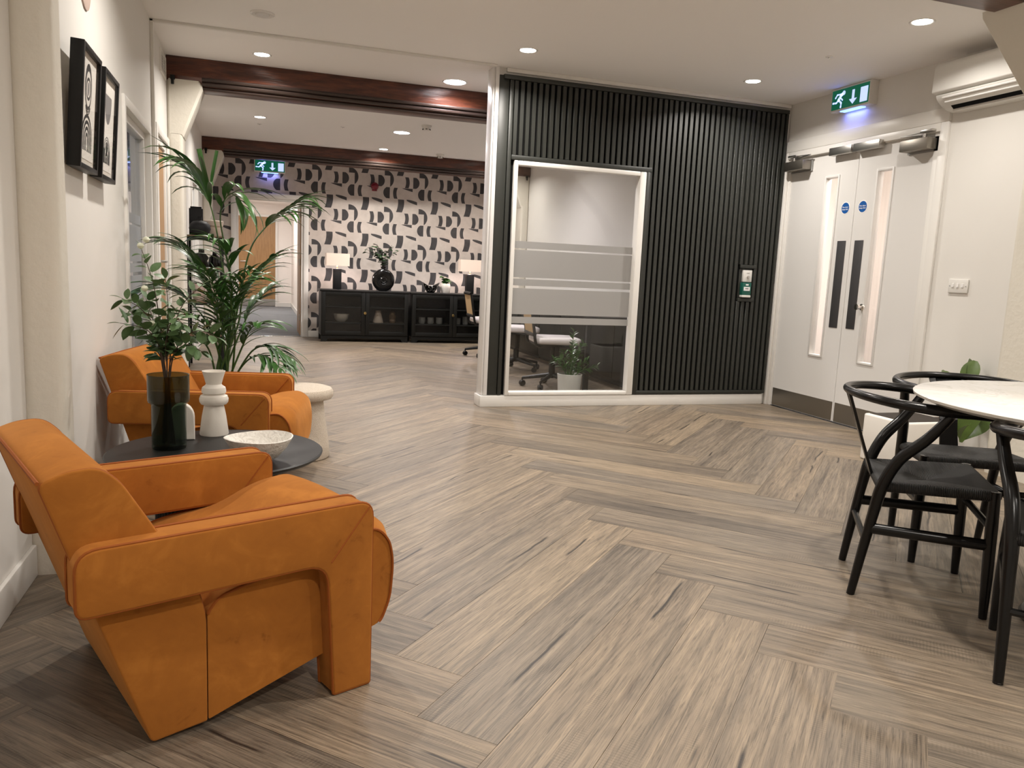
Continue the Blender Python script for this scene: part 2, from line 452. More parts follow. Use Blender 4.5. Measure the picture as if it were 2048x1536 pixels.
dl = AND(LT(xc_, .155), GT(yc_, .438), LT(yc_, .742), disc(xc_, yc_, .14, .59, .17))
par2 = vbar(xc_, yc_, .298, .59, .10, .30, 1.47)
sbar = vbar(xc_, yc_, .487, .93, .175, .353, -.8, .84)
tt = A('DIVIDE', A('SUBTRACT', xc_, .645), .305)
tp = A('MAXIMUM', tt, 0.0)
fl = AND(GT(xc_, .645), LT(xc_, .95), GT(yc_, A('ADD', .744, A('MULTIPLY', A('POWER', tp, 2), .055))), LT(yc_, A('ADD', .770, A('MULTIPLY', A('POWER', tp, .7), .112))))
mask = hook
for s_ in (dee, paren, foot, dl, par2, sbar, fl): mask = A('MAXIMUM', mask, s_)
mot = k.noise(k.coords('Object'), 9, 5, .6)
light = k.ramp(mot, [(.3, (.47, .42, .385)), (.6, (.545, .49, .45)), (.8, (.59, .53, .49))])
dark = k.ramp(mot, [(.3, (.032, .030, .032)), (.7, (.060, .056, .059))])
k.base(k.mix(mask, light, dark)); k.set(Roughness=.75)
# ================================================================== STRUCTURE
# ---- floor with herringbone planks
floor = box('floor', (XL - .2, YB, -.06), (XR, YF, -.004), 'plank')
floor['kind'] = 'structure'
PW, PL = .2157, 1.42
def clip(poly, ax, lim, keep_less):
    out = []
    for i in range(len(poly)):
        a = poly[i]; b = poly[(i + 1) % len(poly)]
        ia = (a[ax] <= lim) == keep_less; ib = (b[ax] <= lim) == keep_less
        if ia: out.append(a)
        if ia != ib:
            t = (lim - a[ax]) / (b[ax] - a[ax]); out.append((a[0] + (b[0] - a[0]) * t, a[1] + (b[1] - a[1]) * t))
    return out
S2 = math.sqrt(.5)
def ab2xy(a, b): return (.51 + (a - b) * S2, 1.527 + (a + b) * S2)
def area(p): return abs(sum(p[i][0] * p[(i + 1) % len(p)][1] - p[(i + 1) % len(p)][0] * p[i][1] for i in range(len(p)))) / 2
GAP = .0006
def plank_mesh(poly):
    mb = MB(); top = [(x, y, 0) for x, y in poly]; n = len(poly)
    bm = mb.bm
    t = [bm.verts.new(p) for p in top]; d = [bm.verts.new((p[0], p[1], -.004)) for p in top]
    bm.faces.new(t); bm.faces.new(d[::-1])
    for i in range(n): bm.faces.new((t[i], d[i], d[(i + 1) % n], t[(i + 1) % n]))
    bmesh.ops.recalc_face_normals(bm, faces=bm.faces[:])
    me = bpy.data.meshes.new('plank'); bm.to_mesh(me); bm.free(); me.materials.append(M_['plank']); return me
full_me = plank_mesh([(-PL / 2 + GAP, -PW / 2 + GAP), (PL / 2 - GAP, -PW / 2 + GAP), (PL / 2 - GAP, PW / 2 - GAP), (-PL / 2 + GAP, PW / 2 - GAP)])
nplank = 0
for n in range(-2, 4):
    for m in range(-30, 45):
        a0 = m * PW + n * PL; b0 = m * PW - n * PL
        for kind in (0, 1):
            if kind == 0: A0, A1, B0, B1 = a0, a0 + PL, b0, b0 + PW
            else: A0, A1, B0, B1 = a0 + PL, a0 + PL + PW, b0 + PW - PL, b0 + PW
            q = [ab2xy(A0, B0), ab2xy(A1, B0), ab2xy(A1, B1), ab2xy(A0, B1)]
            cx = sum(p[0] for p in q) / 4; cy = sum(p[1] for p in q) / 4
            far = cy > YS + .3
            p = clip(q, 0, XL - .012 if cy > 2.6 else XL - .045, False)
            if p: p = clip(p, 0, XR2 if far else XR, True)
            if p: p = clip(p, 1, .75, False)
            if p: p = clip(p, 1, YF, True)
            if not p or area(p) < .004: continue
            ang = R(45) if kind == 0 else R(-45)
            if abs(area(p) - PW * PL) < 1e-4: me = full_me
            else:
                ca, sa = math.cos(-ang), math.sin(-ang)
                L = [((x - cx) * ca - (y - cy) * sa, (x - cx) * sa + (y - cy) * ca) for x, y in p]
                me = plank_mesh(L)
            flip = random.random() < .5 and me is full_me
            inst('plank', me, floor, (cx, cy, 0), (0, 0, ang + (math.pi if flip else 0))); nplank += 1

# ---- ceiling
ceil = box('ceiling', (XL - .2, YB, ZC), (XR, YF, ZC + .08), 'ceiling_paint', kind='structure')

# ---- walls
def wall(name, a, b, m='wall_paint', parent=None):
    return box(name, a, b, m, parent, kind='structure')
WT = .12
wl = MB()                                                 # left wall, holes for the glazed screen and the oak door
wl.box((XL - WT, 2.88, 0), (XL, 4.49, ZC)); wl.box((XL - WT, 4.49, 1.847), (XL, 5.55, ZC)); wl.box((XL - WT, 4.49, 0), (XL, 5.55, .10))
wl.box((XL - WT, 5.55, 0), (XL, 5.88, ZC)); wl.box((XL - WT, 5.88, 1.87), (XL, 6.54, ZC)); wl.box((XL - WT, 6.54, 0), (XL, 8.8, ZC))
wl.box((XL - WT, 8.8, 1.90), (XL, 9.74, ZC)); wl.box((XL - WT, 8.8, 0), (XL, 9.74, .10)); wl.box((XL - WT, 9.74, 0), (XL, YF, ZC))
wl.box((XL - .05 - WT, YB, 0), (XL - .05, 2.88, ZC))
wl.build('wall_left', 'wall_paint', kind='structure')
box('baseboard_left', (XL - .05, YB, 0), (XL - .035, 2.77, .105), 'trim_white', bev=.004, kind='structure')
wr = MB()                                                 # right wall with the double door opening
DY0, DY1, DZ = 4.155, 5.70, 2.10
wr.box((XR, YB, 0), (XR + WT, DY0, ZC)); wr.box((XR, DY1, 0), (XR + WT, YS + .14, ZC)); wr.box((XR, DY0, DZ), (XR + WT, DY1, ZC))
wr.build('wall_right', 'wall_paint', kind='structure')
wall('wall_back', (XL - .2, YB - WT, 0), (XR + WT, YB, ZC))
wall('wall_right_far', (XR2, YS + .14, 0), (XR2 + WT, YF, ZC))
wf = MB()                                                 # far wall, papered, with the corridor opening
CX0, CX1, CZ = -.27, .62, 1.89
wf.box((XL - WT, YF, 0), (CX0, YF + WT, ZC)); wf.box((CX1, YF, 0), (XR2 + WT, YF + WT, ZC)); wf.box((CX0, YF, CZ), (CX1, YF + WT, ZC))
wf.build('wall_far', 'wallpaper', kind='structure')
box('baseboard_far', (CX1 + .065, YF - .016, 0), (.83, YF, .09), 'trim_white', bev=.004, kind='structure')
box('baseboard_right_far', (XR2 - .016, YS + .14, 0), (XR2, YF - .02, .09), 'trim_white', bev=.004, kind='structure')
# corridor door casing
cs = MB()
cs.box((CX0 - .065, YF - .022, 0), (CX0, YF, CZ + .065), .005); cs.box((CX1, YF - .022, 0), (CX1 + .065, YF, CZ + .065), .005); cs.box((CX0, YF - .022, CZ), (CX1, YF, CZ + .065), .005)
cs.box((CX0, YF, 0), (CX0 + .03, YF + WT, CZ)); cs.box((CX1 - .03, YF, 0), (CX1, YF + WT, CZ)); cs.box((CX0, YF, CZ - .03), (CX1, YF + WT, CZ))
cs.build('trim_1', 'trim_white', kind='structure')
# corridor beyond
CE = 18.9
wall('floor_corridor', (-.9, YF + .001, -.05), (.80, CE, 0), 'carpet')
cw = MB(); cw.box((.76, YF + WT, 0), (.86, CE, 2.4)); cw.build('wall_corridor_right', 'lobby_white', kind='structure')
wall('wall_corridor_left', (-1.0, YF + WT, 0), (-.9, CE, 2.4), 'lobby_white')
wall('wall_corridor_end', (-1.0, CE, 0), (.86, CE + .1, 2.4), 'lobby_white')
wall('ceiling_corridor', (-1.0, YF + WT, 2.30), (.86, CE, 2.4), 'lobby_white')
box('baseboard_corridor_right', (.745, YF + .95, 0), (.76, CE, .09), 'trim_white', kind='structure')
box('baseboard_corridor_end', (.45, CE - .015, 0), (.745, CE, .09), 'trim_white', kind='structure')
d = empty('door_4', (.0, CE, 0), kind='structure')
box('door_leaf', (-.42, -.045, .01), (.40, -.005, 2.02), 'oak', d)
box('kick_plate', (-.42, -.05, .012), (.40, -.045, .17), 'steel', d)
fr_ = MB(); fr_.box((.40, -.05, 0), (.45, 0, 2.07)); fr_.box((-.47, -.05, 0), (-.42, 0, 2.07)); fr_.box((-.42, -.05, 2.02), (.40, 0, 2.07)); fr_.build('door_frame', 'trim_white', d)
box('lever_handle', (-.36, -.09, 1.0), (-.24, -.075, 1.02), 'steel', d, .004)
d = empty('door_5', (CX1 - .035, YF + WT, 0), kind='structure')            # open leaf of the corridor door, folded back
box('door_leaf', (-.005, .0, .01), (.04, .80, 1.855), 'oak', d)
for z in (.22, 1.0, 1.66): MB().lathe([(0, 0), (.008, 0), (.008, .09), (0, .09)], (-.012, -.004, z), 10).build('hinge', 'steel', d)
# threshold
box('trim_2', (CX0 + .03, YF - .03, 0), (CX1 - .03, YF + .01, .006), 'chrome', bev=.002, kind='structure')

# ---- beams
def beam(y0, zb, label, x0=XL, x1=XR2):
    t = empty('ceiling_beam', (0, y0, 0), 0, label, 'beam', 'timber ceiling beams')
    w = .30
    MB().prism([(0, ZC), (0, zb + .075), (.07, zb), (w - .07, zb), (w, zb + .075), (w, ZC)], x0, x1, 'x', .004, 1, True).build('timber', 'beam_wood', t)
    for i, (yy, zz, rr) in enumerate(((.006, zb + .066, .014), (.030, zb + .040, .018), (.058, zb + .012, .013))):
        MB().tube([(x0 + .25, yy, zz), (x1 - .25, yy, zz)], rr, 8).build('moulding', 'beam_mould', t)
    return t
beam(6.60, 2.315, 'dark stained timber beam nearer the slatted wall, in front of the far lounge lights')
beam(10.65, 2.325, 'dark stained timber beam right in front of the patterned wallpaper wall')
beam(2.75, 2.345, 'dark timber beam crossing the ceiling overhead at the top right corner', XL, XR)

# ---- plaster columns and haunches
def column(a, b, label, r=.03, taper=0.0):
    pts = round_poly([(a[0], a[1]), (b[0], a[1]), (b[0], b[1]), (a[0], b[1])], r, 5)
    mb = MB().prism(pts, a[2], b[2], 'z'); o = mb.build('plaster_column', 'plaster')
    tag(o, label, 'column', None, 'structure'); return o
column((XL - .06, 2.77, 0), (-.583, 2.905, ZC), 'rough cream plaster column beside the framed prints', .035)
column((4.10, 2.70, 0), (XR, 3.42, ZC), 'rough cream plaster column at the right edge under the timber beam', .035)
column((XL, 6.62, 0), (-.535, 6.88, 1.97), 'slim plaster column beside the oak door', .03)
column((XL, 10.66, 0), (-.535, 10.93, 1.97), 'slim plaster column in the left corner by the wallpaper', .03)
column((XR2 - .11, 10.66, 0), (XR2, 10.93, 1.97), 'slim plaster column seen through the slatted wall window', .03)
column((XR2 - .11, 6.62, 0), (XR2, 6.88, 1.97), 'slim plaster column behind the window glass at the far right', .03)
def haunch(pts, y0, y1, label, spot):
    t = empty('beam_bracket', (0, 0, 0), 0, label, 'bracket', 'plaster beam brackets')
    MB().prism(pts, y0, y1, 'y', .018, 1).build('bracket_body', 'plaster', t)
    if spot:
        s = MB(); s.box((spot[0] - .016, y0 - .03, spot[1]), (spot[0] + .016, y0, spot[1] + .03), .003); s.lathe([(0, 0), (.011, 0), (.011, .05), (0, .05)], (spot[0], y0 - .02, spot[1] - .035), 10)
        s.build('sensor', 'black_metal', t)
for yy, lb in ((6.62, 'cream plaster bracket under the nearer timber beam on the left wall'), (10.67, 'cream plaster bracket under the far timber beam by the exit sign')):
    haunch([(XL, 2.42), (-.41, 2.42), (-.39, 2.31), (-.53, 1.95), (XL, 1.95)], yy, yy + .24, lb, (-.60, 2.36))
for yy, lb in ((6.62, 'plaster bracket high on the lounge side wall behind the window glass'), (10.67, 'cream plaster bracket seen at the top left through the slatted wall window')):
    haunch([(XR2, 2.42), (XR2 - .235, 2.42), (XR2 - .255, 2.31), (XR2 - .115, 1.95), (XR2, 1.95)], yy, yy + .24, lb, (XR2 - .05, 2.36))
haunch([(4.12, 2.36), (3.26, 2.36), (3.27, 2.33), (3.90, 1.72), (4.12, 1.35)], 2.75, 3.054, 'large pale plaster bracket under the beam at the top right', (3.62, 2.27))

# ---- cable trunking
tk = MB(); tk.box((XL, 5.675, .0), (XL + .022, 5.705, ZC), .003); tk.box((XL, 5.675, ZC - .016), (1.66, 5.705, ZC), .003)
tag(tk.build('cable_trunking', 'trim_white'), 'slim white cable trunking up the left wall and over the ceiling', 'trunking')

# ---- slatted partition
PT = .13
part = MB()
WX0, WX1, WZ0, WZ1 = 1.835, 2.935, .095, 1.875                # window rough opening
part.box((1.662, YS + .012, 0), (WX0, YS + PT, ZC)); part.box((WX1, YS + .012, 0), (XR, YS + PT, ZC)); part.box((WX0, YS + .012, WZ1), (WX1, YS + PT, ZC)); part.box((WX0, YS + .012, 0), (WX1, YS + PT, WZ0))
part = part.build('wall_partition', 'trim_white', kind='structure')
box('end_cap', (1.648, YS + .0, .09), (1.664, YS + PT + .006, ZC), 'gloss_white', part, .004)
box('corner_bead', (1.664, YS - .012, .09), (1.694, YS + .012, ZC), 'gloss_white', part, .004)
box('skirting', (1.638, YS - .022, 0), (4.20, YS + .012, .088), 'trim_white', part, .004)
box('skirting', (1.634, YS + .012, 0), (1.662, YS + PT + .012, .088), 'trim_white', part, .004)
box('ceiling_bead', (1.75, YS - .012, ZC - .03), (4.24, YS + .012, ZC), 'trim_white', part, .004)
# dark cladding
SX0, SX1, SZ0, SZ1 = 1.694, 4.215, .095, 2.475
pn = MB()
pn.box((SX0, YS + .002, SZ0), (WX0, YS + .012, SZ1)); pn.box((WX1, YS + .002, SZ0), (SX1, YS + .012, SZ1)); pn.box((WX0, YS + .002, WZ1), (WX1, YS + .012, SZ1))
clad = pn.build('backing_panel', 'slat_back', part, label='dark backing panel behind the slats')
bx_ = lambda nm, a, b, bev=.003: box(nm, a, b, 'slat_green', part, bev)
bx_('post_board', (SX0, YS - .010, SZ0), (1.772, YS + .004, SZ1)); bx_('post_board', (1.775, YS - .020, SZ0), (1.805, YS + .004, SZ1 - .02))
bx_('top_rail', (1.725, YS - .030, SZ1 - .028), (SX1, YS + .004, SZ1 + .004))
bx_('window_rail', (1.806, YS - .028, WZ1 + .002), (WX1 + .045, YS + .004, WZ1 + .036))
bx_('window_rail', (WX1 + .002, YS - .028, SZ0), (WX1 + .032, YS + .004, WZ1 + .001))
bx_('bottom_rail', (WX1 + .033, YS - .028, SZ0), (SX1, YS + .004, SZ0 + .028))
bx_('end_rail', (SX1 - .02, YS - .024, SZ0 + .029), (SX1, YS + .004, SZ1 - .03))
PITCH_S, SW = .0477, .0305
def slat_me(h):
    mb = MB().box((-SW / 2, -.022, 0), (SW / 2, 0, h), .002, 1); smooth_by_angle(mb.bm)
    me = bpy.data.meshes.new('slat'); mb.bm.to_mesh(me); mb.bm.free(); me.materials.append(M_['slat_green']); return me
CPX0, CPX1, CPZ0, CPZ1 = 3.878, 4.02, .885, 1.195            # frame round the call point
zt = SZ1 - .029
me_top = slat_me(zt - (WZ1 + .037)); me_full = slat_me(zt - (SZ0 + .029)); me_a = slat_me(CPZ0 - SZ0 - .029); me_b = slat_me(zt - CPZ1)
x = 1.827
while x < SX1 - .03:
    if x < WX1 + .036: inst('slat', me_top, part, (x, YS + .002, WZ1 + .037))
    elif CPX0 < x < CPX1:
        inst('slat', me_a, part, (x, YS + .002, SZ0 + .029)); inst('slat', me_b, part, (x, YS + .002, CPZ1))
    else: inst('slat', me_full, part, (x, YS + .002, SZ0 + .029))
    x += PITCH_S
bx_('callpoint_rail', (CPX0 - .008, YS - .024, CPZ1 - .03), (CPX1 + .006, YS + .002, CPZ1 - .001)); bx_('callpoint_rail', (CPX0 - .008, YS - .024, CPZ0 + .001), (CPX1 + .006, YS + .002, CPZ0 + .03))
bx_('callpoint_board', (CPX0 - .004, YS - .006, CPZ0 + .031), (CPX1 + .002, YS + .002, CPZ1 - .031))

# window in the partition
w = empty('window_1', (0, YS, 0), kind='structure')
wf_ = MB(); fw = .034
wf_.box((WX0 - .004, -.030, WZ0 - .005), (WX0 + fw - .006, .05, WZ1), .006); wf_.box((WX1 - fw - .02, -.030, WZ0 - .005), (WX1, .05, WZ1), .006)
wf_.box((WX0 + .028, -.030, WZ1 - fw), (WX1 - .054, .05, WZ1), .006); wf_.box((WX0 + .028, -.030, WZ0 - .005), (WX1 - .054, .05, WZ0 + .024), .006)
wf_.build('window_frame', 'trim_white', w)
box('pane', (WX0 + .025, .034, WZ0 + .02), (WX1 - .05, .040, WZ1 - .03), 'glass', w)
BANDS = ((1.230, 1.284), (1.008, 1.218), (.945, .996), (.723, .925), (.652, .703))
for z0, z1 in BANDS: box('frosted_band', (WX0 + .027, .0315, z0), (WX1 - .051, .0330, z1), 'frost', w)

# glazed screen in the left wall
def side_window(name, y0, y1, z1, bands=True):
    w = empty(name, (XL, 0, 0), kind='structure')
    f = MB(); f.box((-.10, y0, .10), (.014, y0 + .05, z1), .004); f.box((-.10, y1 - .05, .10), (.014, y1, z1), .004); f.box((-.10, y0 + .05, z1 - .05), (.014, y1 - .05, z1), .004); f.box((-.10, y0 + .05, .10), (.014, y1 - .05, .14), .004)
    f.box((-.075, y0 + .05, z1 - .095), (-.02, y1 - .05, z1 - .05), .003); f.box((-.075, y1 - .10, .14), (-.02, y1 - .05, z1 - .095), .003)
    f.build('window_frame', 'trim_white', w)
    box('pane', (-.052, y0 + .05, .14), (-.046, y1 - .10, z1 - .095), 'glass', w)
    if bands:
        for z0, zz in BANDS: box('frosted_band', (-.0455, y0 + .05, z0), (-.0445, y1 - .10, zz), 'frost', w)
    return w
side_window('window_2', 4.49, 5.55, 1.847); side_window('window_3', 8.8, 9.74, 1.90)
# office beyond the left wall (seen through the glazed screen)
of = MB(); of.box((-2.9, 3.6, 0), (-2.8, 11.0, 2.4)); of.box((-2.8, 3.6, 0), (XL - WT, 3.7, 2.4)); of.box((-2.8, 10.9, 0), (XL - WT, 11.0, 2.4)); of.box((-2.8, 3.7, 2.3), (XL - WT, 10.9, 2.4))
of.build('wall_office', 'office_blue', kind='structure')
wall('floor_office', (-2.8, 3.7, -.05), (XL - WT, 10.9, 0), 'carpet')
# oak door in the left wall
d = empty('door_1', (XL, 0, 0), kind='structure')
box('door_leaf', (-.06, 5.93, .01), (-.015, 6.47, 1.815), 'oak', d, .002)
f = MB(); f.box((-.10, 5.88, 0), (.0, 5.93, 1.865), .003); f.box((-.10, 6.47, 0), (.0, 6.52, 1.865), .003); f.box((-.10, 5.93, 1.815), (.0, 6.47, 1.865), .003)
f.box((.0, 5.80, 0), (.018, 5.88, 1.92), .004); f.box((.0, 6.52, 0), (.018, 6.60, 1.92), .004); f.box((.0, 5.88, 1.865), (.018, 6.52, 1.92), .004)
f.build('door_frame', 'trim_white', d)
box('lever_handle', (-.014, 6.0, 1.0), (.04, 6.10, 1.018), 'steel', d, .004)

# ---- double doors in the right wall
d = empty('door_2', (XR, 0, 0), kind='structure')
f = MB()
f.box((-.020, DY1, 0), (.0, YS - .001, 2.135), .003); f.box((-.020, DY0 - .065, 0), (.0, DY0, 2.135), .004); f.box((-.022, DY0 - .065, 2.135), (.0, YS - .001, 2.225), .004)
f.box((.0, DY1 - .03, 0), (WT, DY1, 2.10), .003); f.box((.0, DY0, 0), (WT, DY0 + .055, 2.10), .003); f.box((.0, DY0 + .055, 2.075), (WT, DY1 - .03, 2.10), .003); f.box((-.019, DY0, 2.08), (0.0, DY1, 2.135), .002)
f.build('door_frame', 'trim_white', d)
YM = 4.899
def leaf(y0, y1, v0, v1, nm):
    t = MB(); X0, X1 = .012, .056
    t.box((X0, y0, .008), (X1, v0, 2.073)); t.box((X0, v1, .008), (X1, y1, 2.073)); t.box((X0, v0, .008), (X1, v1, .485)); t.box((X0, v0, 1.90), (X1, v1, 2.073))
    lf = t.build('door_leaf', 'door_white', d)
    b = MB(); bw = .016
    b.box((.004, v0, .485), (.06, v0 + bw, 1.90), .002); b.box((.004, v1 - bw, .485), (.06, v1, 1.90), .002); b.box((.004, v0 + bw, .485), (.06, v1 - bw, .485 + bw), .002); b.box((.004, v0 + bw, 1.90 - bw), (.06, v1 - bw, 1.90), .002)
    b.build('glazing_bead', 'door_white', lf)
    box('pane', (.030, v0 + bw, .50), (.036, v1 - bw, 1.885), 'glass', lf)
    box('kick_plate', (.009, y0 + .012, .012), (.0125, y1 - .012, .158), 'kick_steel', lf)
    return lf
lfL = leaf(YM + .002, DY1 - .032, 5.085, 5.250, 'L'); lfR = leaf(DY0 + .057, YM - .002, 4.54, 4.705, 'R')
box('pull_plate', (.008, 4.950, .731), (.0125, 5.040, 1.396), 'dark_plate', lfL, .001); box('pull_plate', (.008, 4.767, .735), (.0125, 4.855, 1.396), 'dark_plate', lfR, .001)
MY = Matrix.Rotation(R(-90), 3, 'Y')
def text_mesh(body, size, M):
    c = bpy.data.curves.new('text', 'FONT'); c.body = body; c.size = size; c.align_x = 'CENTER'; c.align_y = 'CENTER'; c.extrude = .0004; c.space_line = 1.0
    o = bpy.data.objects.new('text', c); col.objects.link(o)
    bpy.context.view_layer.update()
    me = bpy.data.meshes.new_from_object(o.evaluated_get(bpy.context.evaluated_depsgraph_get()))
    bpy.data.objects.remove(o, do_unlink=True); me.transform(M); return me
# lettering frame on a wall that faces -x: text right = -y, up = +z
M_faceX = Matrix(((0, 0, -1, 0), (-1, 0, 0, 0), (0, 1, 0, 0), (0, 0, 0, 1)))
M_faceY = Matrix(((1, 0, 0, 0), (0, 0, -1, 0), (0, 1, 0, 0), (0, 0, 0, 1)))
for yy, lf in ((4.993, lfL), (4.812, lfR)):
    s = MB().lathe([(0, 0), (.046, 0), (.046, .0012), (0, .0012)], (.0118, yy, 1.642), 32, MY).build('fire_door_sign', 'label_white', lf, label='round blue fire door sign')
    MB().lathe([(0, 0), (.041, 0), (.041, .0008), (0, .0008)], (.0106, yy, 1.642), 32, MY).build('sign_face', 'label_blue', s)
    me = text_mesh('Fire door\nkeep shut', .0165, Matrix.Translation((.0094, yy, 1.640)) @ M_faceX); me.materials.append(M_['label_white'])
    inst('sign_lettering', me, s)
def closer(y0, y1, sgn, lf):
    c = MB(); c.box((-.085, y0, 1.972), (-.0, y1, 2.045), .004); o = c.build('door_closer', 'kick_steel', lf, label='brushed steel overhead door closer')
    box('mount_plate', (.0, y0 - .01, 1.962), (.012, y1 + .01, 2.055), 'grey_plastic', o)
    yc = y0 if sgn > 0 else y1
    a = MB(); pv = y0 + (y1 - y0) * (.3 if sgn > 0 else .7)
    a.lathe([(0, 0), (.014, 0), (.014, .03), (0, .03)], (-.04, pv, 2.045), 12)
    e1 = (-.045, pv + sgn * .20, 2.082)
    a.tube([(-.04, pv, 2.070), e1], .009, 6, flat=.5); a.tube([e1, (-.03, pv - sgn * .02, 2.092)], .008, 6, flat=.5)
    a.box((-.055, min(pv - sgn * .07, pv + sgn * .03), 2.085), (-.02, max(pv - sgn * .07, pv + sgn * .03), 2.10), .002)
    a.build('closer_arm', 'steel', o)
closer(4.185, 4.42, 1, lfR); closer(5.42, 5.66, -1, lfL)
for y0, y1 in ((4.925, 5.16), (4.645, 4.903)): box('magnetic_lock', (-.055, y0, 2.04), (.0, y1, 2.098), 'steel', d, .003)
kb = MB().lathe([(0, 0), (.022, 0), (.024, .008), (.012, .014), (.012, .03), (.022, .04), (.022, .055), (0, .058)], (.0039, 4.700, .906), 20, MY); kb.build('turn_knob', 'chrome', lfR)
# lobby behind the doors
lb = MB(); lb.box((XR + 1.6, 3.2, 0), (XR + 1.7, 6.6, 2.4)); lb.box((XR + WT, 3.1, 0), (XR + 1.7, 3.2, 2.4)); lb.box((XR + WT, 6.6, 0), (XR + 1.7, 6.7, 2.4)); lb.box((XR + WT, 3.1, 2.4), (XR + 1.7, 6.7, 2.5))
lb.build('wall_lobby', 'lobby_white', kind='structure')
wall('floor_lobby', (XR + WT, 3.1, -.05), (XR + 1.7, 6.7, 0), 'carpet')
# ================================================================== CEILING AND WALL FIXTURES
def downlight(x, y, label, big=False, on=True, watt=None, color=None):
    r = .085 if big else .052
    t = empty('downlight', (x, y, ZC), 0, label, 'downlight', 'recessed ceiling downlights')
    ring = [(r, 0), (r + .006, -.003), (r + .013, -.004), (r + .016, 0)]
    MB().lathe(ring, (0, 0, 0), 36).build('trim_ring', 'gloss_white', t)
    MB().lathe([(0, -.0015), (r, -.0015), (r, .0), (0, 0)], (0, 0, 0), 36).build('lens', ('lens_cool' if big else 'lens_warm') if on else 'white_plastic', t)
    if on:
        L = bpy.data.lights.new('downlight_beam', 'AREA'); L.shape = 'DISK'; L.size = r * 1.8; L.energy = watt or (BIG_W if big else DOWN_W)
        L.color = color or (COOL if big else WARM); L.spread = R(150)
        o = bpy.data.objects.new('downlight_beam', L); col.objects.link(o); o.parent = t; o.location = (0, 0, -.012)
    return t
downlight(1.74, 5.24, 'round recessed downlight near the left end of the slatted wall')
downlight(3.53, 3.68, 'round recessed downlight nearest the wall mounted air conditioner', watt=6.0)
downlight(3.51, 5.23, 'round recessed downlight above the white double doors end of the slats')
downlight(.037, 6.25, 'small recessed downlight just before the nearer timber beam on the left')
downlight(.032, 8.90, 'small recessed downlight between the two lounge beams on the left')
downlight(1.51, 6.37, 'large bright recessed downlight just before the nearer beam', True)
downlight(1.54, 8.99, 'large bright recessed downlight between the two lounge beams', True)
downlight(1.55, 10.37, 'small recessed downlight just before the far beam', watt=13)
downlight(3.0, 10.30, 'added unseen lounge downlight by the far beam, brightening the wallpaper', watt=6)  # added lamp, out of view, lifts the light on the wallpaper
downlight(2.55, 8.6, 'added unseen lounge downlight behind the slatted wall, brightening the side wall', True, watt=9)  # added out of view: lights the side wall, which bounces onto the far ceiling
downlight(2.55, 6.7, 'added unseen lounge downlight just behind the slatted wall, for bounce light', True, watt=6)  # second added lamp out of view for the same bounce
for (x, y, w_) in ((.03, 3.72, 9), (1.74, 3.70, 9), (.03, 1.70, 3.5), (1.74, 1.70, 10), (3.53, 1.70, 9), (.8, -.6, 17), (2.8, -.6, 15)):
    downlight(x, y, 'recessed downlight overhead outside the picture, near room row', watt=w_)
v = empty('ceiling_vent', (.034, 5.245, ZC), 0, 'unlit round white vent disc in the ceiling before the trunking', 'vent')
MB().lathe([(0, -.012), (.040, -.012), (.042, -.006), (.046, -.006), (.062, -.010), (.072, -.004), (.072, 0)], (0, 0, 0), 36).build('vent_disc', 'gloss_white', v)
for (x, y, lb) in ((1.702, 8.40, 'white smoke detector beside the large middle downlight'), (2.292, 10.36, 'white smoke detector close to the far beam')):
    s = empty('smoke_detector', (x, y, ZC), 0, lb, 'detector', 'smoke detectors')
    MB().lathe([(0, -.05), (.03, -.05), (.043, -.036), (.048, -.014), (.055, -.012), (.055, 0)], (0, 0, 0), 28).build('body', 'white_plastic', s)
    for k_ in range(6):
        a = k_ * math.pi / 3 + .3
        MB().obox((.040 * math.cos(a), .040 * math.sin(a), -.041), (.012, .018, .006), Matrix.Rotation(a, 3, 'Z')).build('slot', 'black_metal', s)
for (x, y, lb) in ((3.555, 4.461, 'tiny chrome sensor in the ceiling before the running man sign'), (.028, 9.33, 'tiny ceiling sensor behind the small left downlight'), (.893, 9.0, 'tiny flat ceiling sensor left of the large middle downlight')):
    s = empty('ceiling_sensor', (x, y, ZC), 0, lb, 'sensor', 'ceiling sensors')
    MB().lathe([(.010, -.006), (.022, -.003), (.024, 0)], (0, 0, 0), 20).build('rim', 'gloss_white', s)
    MB().lathe([(0, -.010), (.006, -.009), (.010, -.004), (.010, 0)], (0, 0, 0), 16).build('eye', 'chrome', s)

